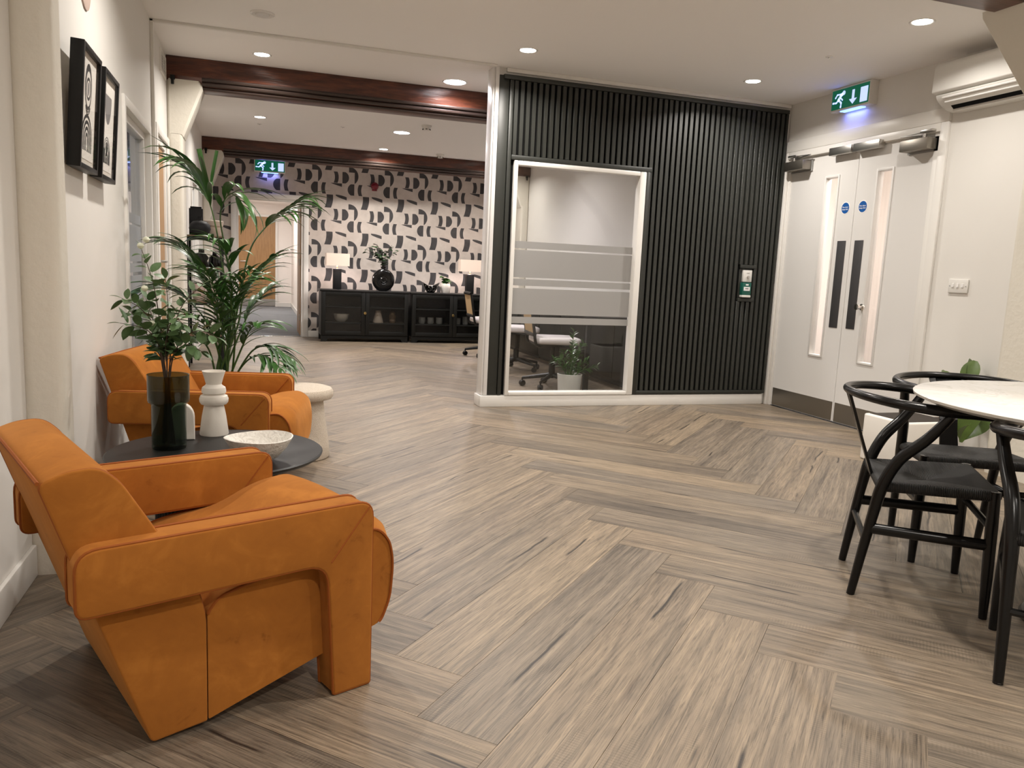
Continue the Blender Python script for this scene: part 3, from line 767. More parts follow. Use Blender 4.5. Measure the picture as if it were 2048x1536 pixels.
# exit signs
def exit_sign(loc, rz, label):
    t = empty('exit_sign', loc, rz, label, 'exit sign', 'running man exit signs')
    W, Hh, D = .405, .168, .072
    MB().box((-W / 2, -D, 0), (W / 2, 0, Hh), .004).build('housing', 'white_plastic', t)
    fx, fz = W - .022, Hh - .026
    MB().box((-fx / 2, -D - .0012, .013), (fx / 2, -D + .001, .013 + fz)).build('face', 'sign_green', t)
    def P(px, py):
        u = (px - 350) / 1350; v_ = (py - 250 - (px - 350) * .07) / 600
        return (-fx / 2 + u * fx, .013 + fz * (1 - v_))
    cur = [None]
    def flat(pts): cur[0].prism(pts, -D - .0019, -D - .0011, 'y')
    def stroke(pl, w):
        q = [Vector(P(*p)) for p in pl]
        for a, b in zip(q, q[1:]):
            dd = (b - a).normalized(); nn = Vector((-dd.y, dd.x)) * w / 2
            flat([tuple(a + nn), tuple(b + nn), tuple(b - nn), tuple(a - nn)])
        for a in q: flat([(a.x + w / 2 * math.cos(k_ * math.pi / 5), a.y + w / 2 * math.sin(k_ * math.pi / 5)) for k_ in range(10)])
    cur[0] = MB(); h = P(785, 412); rr = .0165
    flat([(h[0] + rr * math.cos(k_ * math.pi / 9), h[1] + rr * math.sin(k_ * math.pi / 9)) for k_ in range(18)])
    stroke([(735, 440), (700, 455), (600, 590)], .024); stroke([(590, 600), (530, 655), (400, 636)], .013); stroke([(625, 605), (714, 700), (706, 830)], .014)
    stroke([(720, 432), (545, 412), (482, 496)], .012); stroke([(672, 535), (755, 622)], .011)
    cur[0].build('running_figure', 'sign_white', t)
    cur[0] = MB().prism([P(1098, 412), P(1185, 418), P(1185, 690), P(1288, 696), P(1142, 846), P(1000, 672), P(1098, 682)], -D - .0019, -D - .0011, 'y'); cur[0].build('arrow', 'sign_white', t)
    cur[0] = MB(); flat([P(1400, 428), P(1658, 446), P(1655, 892), P(1400, 874)]); cur[0].build('door_symbol', 'sign_white', t)
    MB().box((-W * .27, -D + .012, -.007), (W * .27, -.014, .001), .002).build('light_bar', 'sign_blue', t)
    L = bpy.data.lights.new('sign_lamp', 'AREA'); L.shape = 'RECTANGLE'; L.size = W * .5; L.size_y = .03; L.energy = .16; L.color = (.22, .26, 1.0)
    o = bpy.data.objects.new('sign_lamp', L); col.objects.link(o); o.parent = t; o.location = (0, -D / 2, -.012)
    return t
exit_sign((XR, 4.969, 2.360), R(-90), 'green running man exit sign above the white double doors')
exit_sign((.167, YF, 2.225), 0, 'green running man exit sign on the wallpaper above the corridor doorway')

# red sounder
t = empty('alarm_sounder', (1.585, YF, 2.155), 0, 'dark red fire alarm sounder on the wallpaper', 'alarm')
MX = Matrix.Rotation(R(90), 3, 'X')
MB().lathe([(0, .075), (.03, .072), (.05, .055), (.055, .03), (.045, .018), (.050, 0), (0, 0)], (0, 0, 0), 28, MX).build('dome', 'red_bell', t)
MB().box((-.035, -.02, -.065), (.035, 0, -.02), .004).build('base', 'red_bell', t)

# round disc high on the left wall
t = empty('wall_disc', (XL, 3.63, 2.09), 0, 'round pinkish grey wall disc high above the framed prints', 'disc')
MB().lathe([(0, .010), (.08, .010), (.095, .006), (.095, 0), (0, 0)], (0, 0, 0), 32, Matrix.Rotation(R(90), 3, 'Y')).build('disc_plate', 'pink_pot', t)

# vent grille on the left wall
t = empty('vent_grille', (XL, 0, 0), 0, 'white louvred vent grille high on the left wall by the beam', 'vent')
f = MB(); f.box((0, 6.20, 2.33), (.012, 6.22, 2.485)); f.box((0, 6.50, 2.33), (.012, 6.52, 2.485)); f.box((0, 6.22, 2.465), (.012, 6.50, 2.485)); f.box((0, 6.22, 2.33), (.012, 6.50, 2.35)); f.box((0, 6.355, 2.35), (.012, 6.37, 2.465)); f.build('frame', 'trim_white', t)
box('duct', (0.0005, 6.22, 2.35), (.002, 6.50, 2.465), 'grey_plastic', t)
for i in range(6): MB().obox((.007, 6.36, 2.362 + i * .0185), (.012, .28, .003), Matrix.Rotation(R(40), 3, 'Y')).build('louvre', 'trim_white', t)

# air conditioner
t = empty('air_conditioner', (XR, 0, 0), 0, 'white wall mounted air conditioner beside the plaster bracket', 'air conditioner')
Y0, Y1 = 3.25, 4.06
prof = round_poly([(0, 2.455), (-.19, 2.455), (-.215, 2.43), (-.220, 2.275), (-.175, 2.262), (0, 2.262)], [.005, .02, .02, .008, .004, .004], 4)
MB().prism(prof, Y0, Y1, 'y', .006, 2).build('casing', 'white_plastic', t)
prof = round_poly([(-.0, 2.262), (-.198, 2.262), (-.185, 2.235), (-.13, 2.19), (-.06, 2.170), (0, 2.170)], [.003, .01, .02, .03, .02, .003], 4)
MB().prism(prof, Y0 + .01, Y1 - .012, 'y', .006, 2).build('lower_body', 'white_plastic', t)
for (x0, z0, x1, z1) in ((-.196, 2.250, -.180, 2.232), (-.176, 2.230, -.150, 2.207), (-.110, 2.180, -.070, 2.171)):
    MB().tube([((x0 + x1) / 2, Y0 + .06, (z0 + z1) / 2), ((x0 + x1) / 2, Y1 - .06, (z0 + z1) / 2)], .0065, 8).build('louvre_rail', 'gloss_white', t)
MB().obox((-.124, (Y0 + Y1) / 2, 2.1885), (.030, Y1 - Y0 - .16, .004), Matrix.Rotation(R(38), 3, 'Y')).build('outlet_slot', 'slat_back', t)

# light switch
t = empty('light_switch', (XR, 3.877, 1.086), 0, 'white three gang light switch right of the double doors', 'switch')
MB().box((-.012, -.074, -.044), (0, .074, .044), .004).build('plate', 'white_plastic', t)
for yy in (-.036, 0, .036): MB().obox((-.0135, yy, .004), (.006, .016, .026), Matrix.Rotation(R(6), 3, 'Y'), .001, 1).build('rocker', 'gloss_white', t)
for yy in (-.060, .060): MB().lathe([(0, .0135), (.0035, .0135), (.0035, .011)], (0, yy, 0), 10, Matrix.Rotation(R(-90), 3, 'Y')).build('screw', 'grey_plastic', t)

# call point on the slats
t = empty('access_switch', (3.944, YS - .006, 0), 0, 'white key switch plate in the slatted wall above the green unit', 'switch')
MB().box((-.043, -.026, 1.052), (.040, 0, 1.150), .003).build('plate', 'white_plastic', t)
MB().lathe([(0, .036), (.012, .034), (.012, .026), (0, .026)], (0, 0, 1.092), 18, MX).build('button', 'chrome', t)
me = text_mesh('PRESS', .011, Matrix.Translation((0, -.0265, 1.125)) @ M_faceY); me.materials.append(M_['grey_plastic']); inst('lettering', me, t)
t = empty('emergency_door_release', (3.934, YS - .006, 0), 0, 'green emergency door release box in the slatted wall', 'call point')
MB().box((-.043, -.040, .942), (.043, 0, 1.046), .004).build('housing', 'call_green', t)
MB().box((-.043, -.042, .922), (.043, -.002, .941), .003).build('base_lip', 'white_plastic', t)
MB().box((-.030, -.0412, .978), (.030, -.0398, 1.010)).build('break_glass', 'label_white', t)
me = text_mesh('PRESS', .013, Matrix.Translation((0, -.0418, .995)) @ M_faceY); me.materials.append(M_['black_metal']); inst('lettering', me, t)
MB().box((-.012, -.0412, 1.022), (.014, -.0398, 1.034)).build('mark', 'label_white', t)

# lamps of the neighbouring rooms
def room_lamp(name, loc, size, watt, color, label):
    t = empty('panel_light', loc, 0, label, 'light')
    MB().box((-size / 2, -size / 2, -.012), (size / 2, size / 2, 0), .003).build('diffuser', emit('diffuser_' + name, color, 3.0).m, t)
    L = bpy.data.lights.new('panel_beam', 'AREA'); L.size = size * .95; L.energy = watt; L.color = color
    o = bpy.data.objects.new('panel_beam', L); col.objects.link(o); o.parent = t; o.location = (0, 0, -.018)
room_lamp('lobby', (XR + .9, 4.9, 2.40), .6, 22, (1.0, .92, .86), 'ceiling panel light in the lobby behind the double doors')
room_lamp('office', (-1.8, 6.2, 2.30), .6, 12, (.66, .84, 1.0), 'ceiling panel light in the office behind the glazed screen')
room_lamp('corridor', (.1, 14.4, 2.30), .5, 6, (1.0, .96, .92), 'nearer ceiling panel light in the corridor')
room_lamp('corridor_end', (.1, 17.0, 2.30), .5, 12, (1.0, .96, .92), 'farther ceiling panel light in the corridor')

# ================================================================== FRAMED PRINTS
def frame(yc, label, art):
    t = empty('framed_print', (XL + .004, yc, 1.567), 0, label, 'picture', 'framed prints on the left wall')
    # local: x out of wall, y along wall, z up; leans forward at the top
    W, Hh, D, B = .325, .432, .045, .018
    lean = Matrix.Rotation(R(3.6), 4, 'Y'); off = Matrix.Translation((.016, 0, 0)) @ lean
    def L(o): o.matrix_local = off; return o
    f = MB(); f.box((0, -W / 2, -Hh / 2), (D, -W / 2 + B, Hh / 2), .002); f.box((0, W / 2 - B, -Hh / 2), (D, W / 2, Hh / 2), .002); f.box((0, -W / 2 + B, Hh / 2 - B), (D, W / 2 - B, Hh / 2), .002); f.box((0, -W / 2 + B, -Hh / 2), (D, W / 2 - B, -Hh / 2 + B), .002)
    L(f.build('frame', 'black_wood', t))
    L(MB().box((.018, -W / 2 + B, -Hh / 2 + B), (.030, W / 2 - B, Hh / 2 - B)).build('backing', 'mount', t))
    L(MB().box((.030, -W / 2 + .040, -Hh / 2 + .040), (.0312, W / 2 - .040, Hh / 2 - .040)).build('print', 'paper', t))
    L(MB().box((.039, -W / 2 + B, -Hh / 2 + B), (.041, W / 2 - B, Hh / 2 - B)).build('pane', 'picture_glass', t))
    q = 0
    for (shape, m, dz) in art:
        q += 1
        for pts in shape:
            L(MB().prism(pts, .0310, .0316 + .0003 * dz, 'x').build('printed_shape', m, t))
def band(cx, cz, r0, r1, a0, a1, sx=1.0, n=22):
    return [(cx + r1 * sx * math.cos(R(a)), cz + r1 * math.sin(R(a))) for a in [a0 + (a1 - a0) * i / n for i in range(n + 1)]] + [(cx + r0 * sx * math.cos(R(a)), cz + r0 * math.sin(R(a))) for a in [a1 + (a0 - a1) * i / n for i in range(n + 1)]]
def ell(cx, cz, rx, rz, n=28): return [(cx + rx * math.cos(2 * math.pi * i / n), cz + rz * math.sin(2 * math.pi * i / n)) for i in range(n)]
def arch_rings(cx, cz, rad, wid, n, leg):
    out = []
    for i in range(n):
        r1 = rad - i * wid * 1.75; r0 = max(r1 - wid, .001)
        if r1 <= .004: break
        out.append([(cx + r1, cz - leg)] + [(cx + r1 * math.cos(R(a)), cz + r1 * math.sin(R(a))) for a in range(0, 181, 12)] + [(cx - r1, cz - leg), (cx - r0, cz - leg)] + [(cx + r0 * math.cos(R(a)), cz + r0 * math.sin(R(a))) for a in range(180, -1, -12)] + [(cx + r0, cz - leg)])
    return out
a1 = [([ell(0, .085, .060, .082)], 'art_black', 0), ([ell(0, .078, .045, .062)], 'paper', 1), ([band(0, .078, .030, .041, 0, 360)], 'art_black', 2), ([ell(0, .078, .016, .024)], 'art_grey', 2),
      ([band(0, .03, r_, r_ + .0035, 200, 340) for r_ in (.024, .032, .040)], 'art_black', 2), (arch_rings(0, -.100, .088, .0125, 7, .045), 'art_black', 0)]
a2 = [([[(-.07, .13), (.07, .13)] + [(.07 * math.cos(R(a)), .115 + .10 * math.sin(R(a))) for a in range(0, -181, -15)]], 'art_grey', 0),
      (arch_rings(0, -.110, .075, .006, 4, .035), 'art_grey', 0), ([ell(0, -.085, .020, .030)], 'art_black', 1), (arch_rings(0, -.125, .030, .012, 2, .02), 'art_black', 1), ([[(-.075, -.145), (-.04, -.145), (-.04, -.09), (-.066, -.085)], [(.075, -.145), (.045, -.145), (.045, -.09), (.066, -.085)]], 'art_black', 1)]
frame(3.335, 'black framed print of an oval over a striped arch, nearest the plaster column', a1)
frame(3.742, 'black framed print of a grey half round over small arches, nearest the glazed screen', a2)

# ================================================================== ARMCHAIRS
def make_armchair(label):
    t = empty('velvet_armchair', (0, 0, 0), 0, label, 'armchair', 'orange velvet armchairs')
    W = .68; AT = .085
    armp = round_poly([(0, 0), (0, .475), (-.652, .475), (-.652, .340), (-.120, .340), (-.100, 0)], [.006, .042, .045, .022, .055, .006], 6)
    for side in (0, 1):
        y0 = 0 if side == 0 else W - AT; y1 = y0 + AT
        a = MB().prism(armp, y0, y1, 'y', .012, 3).build('arm', 'velvet', t)
        for yy in (y0 + .006, y1 - .006):
            MB().tube([(p[0] + 0, yy, p[1]) for p in armp], .0042, 6, closed=True).build('piping', 'velvet_piping', a)
        yo = y0 - .0005 if side == 0 else y1 + .0005
        for yq in (y0 - .0005, y1 + .0005): MB().tube([(-.012, yq, .463), (-.060, yq, .405), (-.112, yq, .342)], .0022, 6).build('mitre_seam', 'velvet_piping', a)
    # back: wedge down to the floor
    bp = round_poly([(-.508, .004), (-.702, .606), (-.655, .624), (-.595, .628), (-.556, .594), (-.475, .455), (-.400, .315), (-.388, .26), (-.388, .012)], [.012, .020, .02, .03, .05, .10, .03, .02, .006], 5)
    b = MB().prism(bp, .050, W - .050, 'y', .014, 3).build('backrest', 'velvet', t)
    edge = round_poly([(-.505, .012), (-.698, .602), (-.652, .621), (-.595, .624), (-.560, .594), (-.479, .455), (-.404, .318), (-.393, .27)], [.0, .012, .02, .03, .05, .10, .03, .0], 5)
    for yy in (.056, W - .056): MB().tube([(p[0], yy, p[1]) for p in edge], .0042, 6).build('piping', 'velvet_piping', b)
    MB().tube([(-.700, .056, .607), (-.7005, W / 2, .609), (-.700, W - .056, .607)], .0042, 6).build('piping', 'velvet_piping', b)
    # seat: sagging towards the back, rolled front
    sp_ = round_poly([(-.386, .015), (-.386, .268), (-.362, .300), (-.287, .320), (-.165, .336), (-.060, .385), (.045, .397), (.088, .360), (.102, .290), (.094, .185), (.066, .128), (-.110, .088)], [.004, .01, .03, .05, .05, .05, .04, .03, .05, .05, .02, .02], 5)
    n = 13; sb = bmesh.new(); rows = []
    for i in range(n):
        s = i / (n - 1); y = .052 + (W - .104) * s
        cr = (math.sin(math.pi * s)) ** .5
        e = min(1.0, min(s, 1 - s) * (n - 1) / 1.0 + 0.0); ins = .010 * (1 - min(1, min(s, 1 - s) * 12))
        row = []
        for (px, pz) in sp_:
            up = max(0.0, min(1.0, (pz - .26) / .1)) * max(0.0, min(1.0, (px + .38) / .22))
            fr_up = max(0.0, min(1.0, (px - .0) / .08))
            q = (px + (.012 * fr_up) * cr - ins * fr_up, y, pz + .022 * up * cr - ins * up)
            row.append(sb.verts.new(q))
        rows.append(row)
    for A_, B_ in zip(rows, rows[1:]):
        for j in range(len(sp_)): sb.faces.new((A_[j], A_[(j + 1) % len(sp_)], B_[(j + 1) % len(sp_)], B_[j]))
    fa = sb.faces.new(rows[0]); fb = sb.faces.new(rows[-1][::-1])
    bmesh.ops.triangulate(sb, faces=[fa, fb]); bmesh.ops.recalc_face_normals(sb, faces=sb.faces[:])
    mb = MB(); mb.join(sb); se = mb.build('seat', 'velvet', t, 50)
    fp = [p for p in sp_ if p[1] > .13 or p[0] > .06]
    for yy in (.051, W - .051): MB().tube([(p[0] - .010 * max(0.0, min(1.0, p[0] / .08)), yy, p[1] - .010 * max(0.0, min(1.0, (p[1] - .26) / .1)) * max(0.0, min(1.0, (p[0] + .38) / .22))) for p in fp[2:]], .0038, 6).build('piping', 'velvet_piping', se)
    for (x, y) in ((-.05, .042), (-.05, W - .042)): MB().lathe([(0, -.0), (.018, 0), (.018, .008), (0, .008)], (x, y, -.003), 12).build('glide', 'black_metal', t)
    return t
c1 = make_armchair('orange velvet armchair in the foreground, seen from behind')
c1.location = (.271, 1.851, .004); c1.rotation_euler = (0, 0, R(22.6))
c2 = copy_tree(c1); c2['label'] = 'orange velvet armchair beyond the black coffee table, against the left wall'
c2.location = (.043, 3.44, .004); c2.rotation_euler = (0, 0, R(-11.5))

# ================================================================== COFFEE TABLE AND WHAT STANDS ON IT
TZ = .36; TC = (-.137, 2.949)
t = empty('coffee_table', (TC[0], TC[1], 0), 0, 'round black coffee table with a ribbed drum base', 'table')
MB().lathe([(0, TZ), (.366, TZ), (.371, TZ - .004), (.368, TZ - .012), (.352, TZ - .022), (0, TZ - .022)], (0, 0, 0), 72).build('table_top', 'black_top', t)
n = 72; rib = MB(); pr = []
for i in range(n * 4):
    a = 2 * math.pi * i / (n * 4); r_ = .205 + .006 * abs(math.sin(n * a / 2)); pr.append((r_ * math.cos(a), r_ * math.sin(a)))
rib.prism(pr, .03, TZ - .022, 'z'); rib.build('ribbed_drum', 'black_wood', t, 60)
MB().lathe([(0, 0), (.19, 0), (.19, .03), (0, .03)], (0, 0, 0), 40).build('plinth', 'black_metal', t)

VX, VY = -.304, 3.012
t = empty('glass_vase', (VX, VY, TZ), 0, 'smoky green stepped glass vase holding leafy branches', 'vase')
ro, ri = .059, .071
prof = [(0, 0), (.056, 0), (ro, .006), (ro, .160), (.063, .166), (ri - .002, .170), (ri, .178), (ri, .268), (ri - .003, .268), (ri - .004, .180), (.060, .172), (ro - .004, .162), (ro - .004, .016), (.045, .012), (0, .012)]
MB().lathe(prof, (0, 0, 0), 48).build('vessel', 'tinted_glass', t)
MB().lathe([(ri - .0035, .267), (ri, .2695), (ri + .0006, .267)], (0, 0, 0), 48).build('rim', 'tinted_glass', t)

t = empty('stacked_ring_vase', (-.162, 3.232, TZ), 0, 'off white ceramic vase with two bulging rings and flared neck', 'vase')
prof = [(0, 0), (.053, 0), (.0545, .004), (.045, .075), (.0365, .119), (.048, .122), (.0535, .131), (.0545, .143), (.050, .155), (.038, .162), (.0455, .167), (.0455, .178), (.043, .188), (.032, .196), (.029, .201), (.036, .228), (.0435, .252), (.041, .252), (.034, .228), (.026, .202), (.0, .16)]
MB().lathe(prof, (0, 0, 0), 48).build('vessel', 'white_ceramic', t)

t = empty('arch_vase', (-.272, 3.150, TZ), R(4), 'small flat white arched vase half hidden behind the glass vase', 'vase')
ap = [(-.045, 0), (.045, 0), (.045, .085)] + [(.045 * math.cos(R(a)), .085 + .055 * math.sin(R(a))) for a in range(15, 180, 15)] + [(-.045, .085)]
MB().prism(ap, -.02, .02, 'y', .007, 3).build('vessel', 'white_ceramic', t)
MB().prism([(-.004, .004), (.004, .004), (.004, .1), (0, .104), (-.004, .1)], -.0215, -.019, 'y').build('groove', 'cream_ceramic', t)

t = empty('stone_bowl', (.005, 2.775, TZ), R(10), 'white textured shallow bowl on the coffee table', 'bowl')
bb = bmesh.new(); nn = 64; rings = []
pro = [(.0, .0), (.035, .0), (.062, .016), (.090, .046), (.108, .078), (.111, .084), (.107, .086), (.098, .074), (.080, .046), (.055, .022), (.025, .012), (0, .011)]
for j, (r_, z) in enumerate(pro):
    if r_ == 0: rings.append([bb.verts.new((0, 0, z))]); continue
    ring = []
    for i in range(nn):
        a = 2 * math.pi * i / nn
        w_ = 1 + (.010 * math.sin(3 * a + 1) + .006 * math.sin(7 * a) + .008 * (noise.noise((math.cos(a) * 5, math.sin(a) * 5, z * 90)))) * min(1, r_ / .05)
        ring.append(bb.verts.new((r_ * w_ * math.cos(a) * 1.04, r_ * w_ * math.sin(a) * .96, z + .003 * math.sin(2 * a + .6) * min(1, r_ / .1))))
    rings.append(ring)
for A_, B_ in zip(rings, rings[1:]):
    for i in range(nn):
        i2 = (i + 1) % nn
        if len(A_) == 1: bb.faces.new((A_[0], B_[i2], B_[i]))
        elif len(B_) == 1: bb.faces.new((A_[i], A_[i2], B_[0]))
        else: bb.faces.new((A_[i], A_[i2], B_[i2], B_[i]))
bmesh.ops.recalc_face_normals(bb, faces=bb.faces[:]); mb = MB(); mb.join(bb); mb.build('vessel', 'bowl_stone', t, 60)

# stool
SXC, SYC = .214, 4.30
t = empty('boucle_stool', (SXC, SYC, 0), 0, 'round beige boucle stool beside the far armchair', 'stool')
MB().lathe([(0, .002), (.160, .002), (.165, .010), (.160, .08), (.142, .20), (.130, .30), (.126, .326), (0, .326)], (0, 0, 0), 48).build('base', 'boucle', t)
MB().lathe([(0, .322), (.150, .322), (.172, .326), (.181, .338), (.181, .364), (.172, .378), (.150, .385), (0, .388)], (0, 0, 0), 48).build('seat', 'boucle', t)

# ================================================================== DINING TABLE AND CHAIRS
DT = (2.555, 1.645)
t = empty('dining_table', (DT[0], DT[1], 0), 0, 'round white stone dining table with black pedestal at the right edge', 'table')
MB().lathe([(0, .72), (.600, .72), (.606, .716), (.604, .708), (.575, .696), (0, .696)], (0, 0, 0), 96).build('table_top', 'table_stone', t)
MB().lathe([(.0, .696), (.16, .696), (.10, .68), (.055, .60), (.05, .30), (.055, .10), (.09, .045), (.0, .045)], (0, 0, 0), 40).build('pedestal', 'black_metal', t)
MB().lathe([(0, 0), (.215, 0), (.218, .010), (.21, .022), (.09, .045), (0, .045)], (0, 0, 0), 56).build('base', 'black_lacquer', t)

def make_wishbone(label):
    t = empty('wishbone_chair', (0, 0, 0), 0, label, 'chair', 'black wishbone chairs round the white table')
    SH = .405
    rail = []
    for k_ in range(33):
        a = R(-118 + 236 * k_ / 32)
        rr_ = .262
        x = -.030 - rr_ * math.cos(a) * .92; y = rr_ * math.sin(a) * 1.02
        rail.append((x, y, .664 + .028 * (.5 + .5 * math.cos(a)) ** 1.2 ))
    # straight arm ends
    e0 = Vector(rail[0]); e1 = Vector(rail[-1])
    rail = [(e0.x + .055, e0.y + .006, e0.z - .002)] + rail + [(e1.x + .055, e1.y - .006, e1.z - .002)]
    rad = [.0135 + .0035 * min(1, abs(i - 17) / 12) for i in range(len(rail))]
    MB().tube(rail, rad, 12).build('top_rail', 'black_lacquer', t)
    for s in (-1, 1):
        pts = bez([(-.208, s * .176, 0), (-.188, s * .181, .15), (-.166, s * .187, .30), (-.148, s * .192, .40), (-.108, s * .205, .495), (-.040, s * .232, .575), (.010, s * .252, .650), (.012, s * .254, .662)], 6)
        rads = [.0135 + .0065 * min(1, i / 16) - .006 * max(0, (i - 26) / 16) for i in range(len(pts))]
        MB().tube(pts, rads, 10).build('leg', 'black_lacquer', t)
        pts = [(.188, s * .212, 0), (.185, s * .210, .14), (.180, s * .207, .30), (.178, s * .205, SH + .018)]
        MB().tube(pts, [.0130, .0175, .0195, .0165], 10).build('leg', 'black_lacquer', t)
        MB().tube([(-.176, s * .186, .245), (.180, s * .208, .245)], [.015, .015], 10, flat=1.25).build('side_stretcher', 'black_lacquer', t)
        for (x, y) in ((-.208, .176), (.188, .212)): MB().lathe([(0, -.001), (.012, -.001), (.013, .006), (0, .006)], (x, s * y, 0), 10).build('foot_pad', 'grey_plastic', t)
    MB().tube([(-.183, -.182, .200), (-.183, .182, .200)], .011, 8).build('rear_stretcher', 'black_lacquer', t)
    MB().tube([(.181, -.206, .300), (.181, .206, .300)], .012, 8).build('front_stretcher', 'black_lacquer', t)
    # Y splat: one stem forking towards the rail
    y2 = MB()
    def sec(z):  # x of the leaning splat at height z
        return -.165 - (z - .40) * .36
    pl = [(.036, .395), (.034, .47), (.036, .53), (.060, .61), (.078, .690), (.056, .692), (.034, .62), (.012, .572), (0, .562)]
    out = [(a, b) for a, b in pl] + [(-a, b) for a, b in pl[-2::-1]]
    f_ = [y2.bm.verts.new((sec(b) - .005, a, b)) for a, b in out]; g_ = [y2.bm.verts.new((sec(b) + .005, a, b)) for a, b in out]
    fa = y2.bm.faces.new(f_); fb = y2.bm.faces.new(g_[::-1])
    for i in range(len(out)): y2.bm.faces.new((f_[i], g_[i], g_[(i + 1) % len(out)], f_[(i + 1) % len(out)]))
    bmesh.ops.triangulate(y2.bm, faces=[fa, fb]); bmesh.ops.recalc_face_normals(y2.bm, faces=y2.bm.faces[:]); y2.build('back_splat', 'black_lacquer', t)
    # woven seat: four triangles and the wrapped rails
    A_ = Vector((-.150, -.185, SH - .008)); B_ = Vector((-.150, .185, SH - .008)); C_ = Vector((.182, .203, SH + .006)); D_ = Vector((.182, -.203, SH + .006)); O_ = Vector((.015, 0, SH - .014))
    for (P_, Q_, m) in ((A_, B_, 'cord_y'), (B_, C_, 'cord_x'), (C_, D_, 'cord_y'), (D_, A_, 'cord_x')):
        mb = MB(); N_ = 8
        rows = []
        for i in range(N_ + 1):
            s = i / N_; a = P_.lerp(O_, s); b = Q_.lerp(O_, s)
            dz = .013 * math.cos(s * math.pi / 2)
            rows.append([mb.bm.verts.new(a.lerp(b, j / 6) + Vector((0, 0, dz))) for j in range(7)] if i < N_ else [mb.bm.verts.new(O_)])
        for r0, r1 in zip(rows, rows[1:]):
            for j in range(6):
                if len(r1) == 1: mb.bm.faces.new((r0[j], r0[j + 1], r1[0]))
                else: mb.bm.faces.new((r0[j], r0[j + 1], r1[j + 1], r1[j]))
        # underside
        low = mb.bm.verts.new(O_ - Vector((0, 0, .014)))
        for j in range(6):
            pass
        bmesh.ops.recalc_face_normals(mb.bm, faces=mb.bm.faces[:])
        mb.tube([P_.lerp(Q_, j / 10) - Vector((0, 0, .004)) for j in range(11)], .0175, 10)
        mb.build('woven_seat', m, t, 50)
    return t
w1 = make_wishbone('black wishbone chair standing fully in view left of the white table')
w1.location = (2.222, 2.082, 0); w1.rotation_euler = (0, 0, R(-36.5))
w2 = copy_tree(w1); w2['label'] = 'black wishbone chair behind the white table, half hidden by its top'
w2.location = (2.70, 2.34, 0); w2.rotation_euler = (0, 0, R(-118))
w3 = copy_tree(w1); w3['label'] = 'black wishbone chair cut off by the right edge, nearest the camera'
w3.location = (2.188, 1.448, 0); w3.rotation_euler = (0, 0, R(37))
# ================================================================== PLANTS
def leaf_mesh(name, m, seg, wfun, droop, fold=.25, thick=False):
    """leaf of length 1 along +x; wfun(t)=half width (relative), droop bends down"""
    mb = MB(); rows = []
    for i in range(seg + 1):
        t = i / seg; w_ = max(wfun(t), .0008)
        a = droop * t; x = (math.sin(a) / droop if droop else t); z = -(1 - math.cos(a)) / droop if droop else 0
        up = Vector((math.sin(a), 0, math.cos(a)))
        c = Vector((x, 0, z))
        rows.append([mb.bm.verts.new(c + Vector((0, -w_, 0)) + up * (w_ * fold)), mb.bm.verts.new(c), mb.bm.verts.new(c + Vector((0, w_, 0)) + up * (w_ * fold))])
    for A_, B_ in zip(rows, rows[1:]):
        for j in range(2): mb.bm.faces.new((A_[j], A_[j + 1], B_[j + 1], B_[j]))
    for f in mb.bm.faces: f.smooth = True
    me = bpy.data.meshes.new(name); mb.bm.to_mesh(me); mb.bm.free(); me.materials.append(M_[m]); return me
def orient(d, up=Vector((0, 0, 1)), roll=0.0):
    x = Vector(d).normalized(); y = up.cross(x)
    if y.length < 1e-3: y = Vector((0, 1, 0))
    y.normalize(); z = x.cross(y)
    m = Matrix((x, y, z)).transposed()
    return m @ Matrix.Rotation(roll, 3, 'X')
def put_leaf(me, parent, p, d, L, W=None, roll=0.0, name='leaf'):
    o = bpy.data.objects.new(name, me); col.objects.link(o); o.parent = parent
    m = orient(d, roll=roll) @ Matrix.Diagonal((L, W or L, L)).to_3x3()
    mm = m.to_4x4(); mm.translation = Vector(p); o.matrix_local = mm; return o

# ---- kentia palm behind the far armchair
PX, PY = -.19, 4.66
palm = empty('potted_palm', (PX, PY, 0), 0, 'tall potted palm with long arching fronds by the left wall', 'plant')
MB().lathe([(0, 0), (.125, 0), (.13, .006), (.165, .32), (.172, .33), (.172, .35), (.158, .35), (.15, .32), (0, .31)], (0, 0, 0), 36).build('pot', 'matte_black', palm)
MB().lathe([(0, .318), (.152, .316)], (0, 0, 0), 24).build('soil', 'soil', palm)
lw = lambda t: .070 * (min(1, t * 4.0) ** .7) * (1 - t) ** .62
LP = [leaf_mesh('leaflet', 'leaf_palm', 7, lw, d_, .35) for d_ in (.55, 1.0, 1.5)]
rng = random.Random(5)
def palm_px(x, y, dy):
    k_ = (PY + dy) / 4.7
    X = (-.234 + (x - 425) * .00262 + (y - 420) * .00012) * k_
    Z = 1.05 + (1.311 - (y - 420) * .00285 + (x - 425) * .00012 - 1.05) * k_
    return Vector((X - PX, dy, Z))
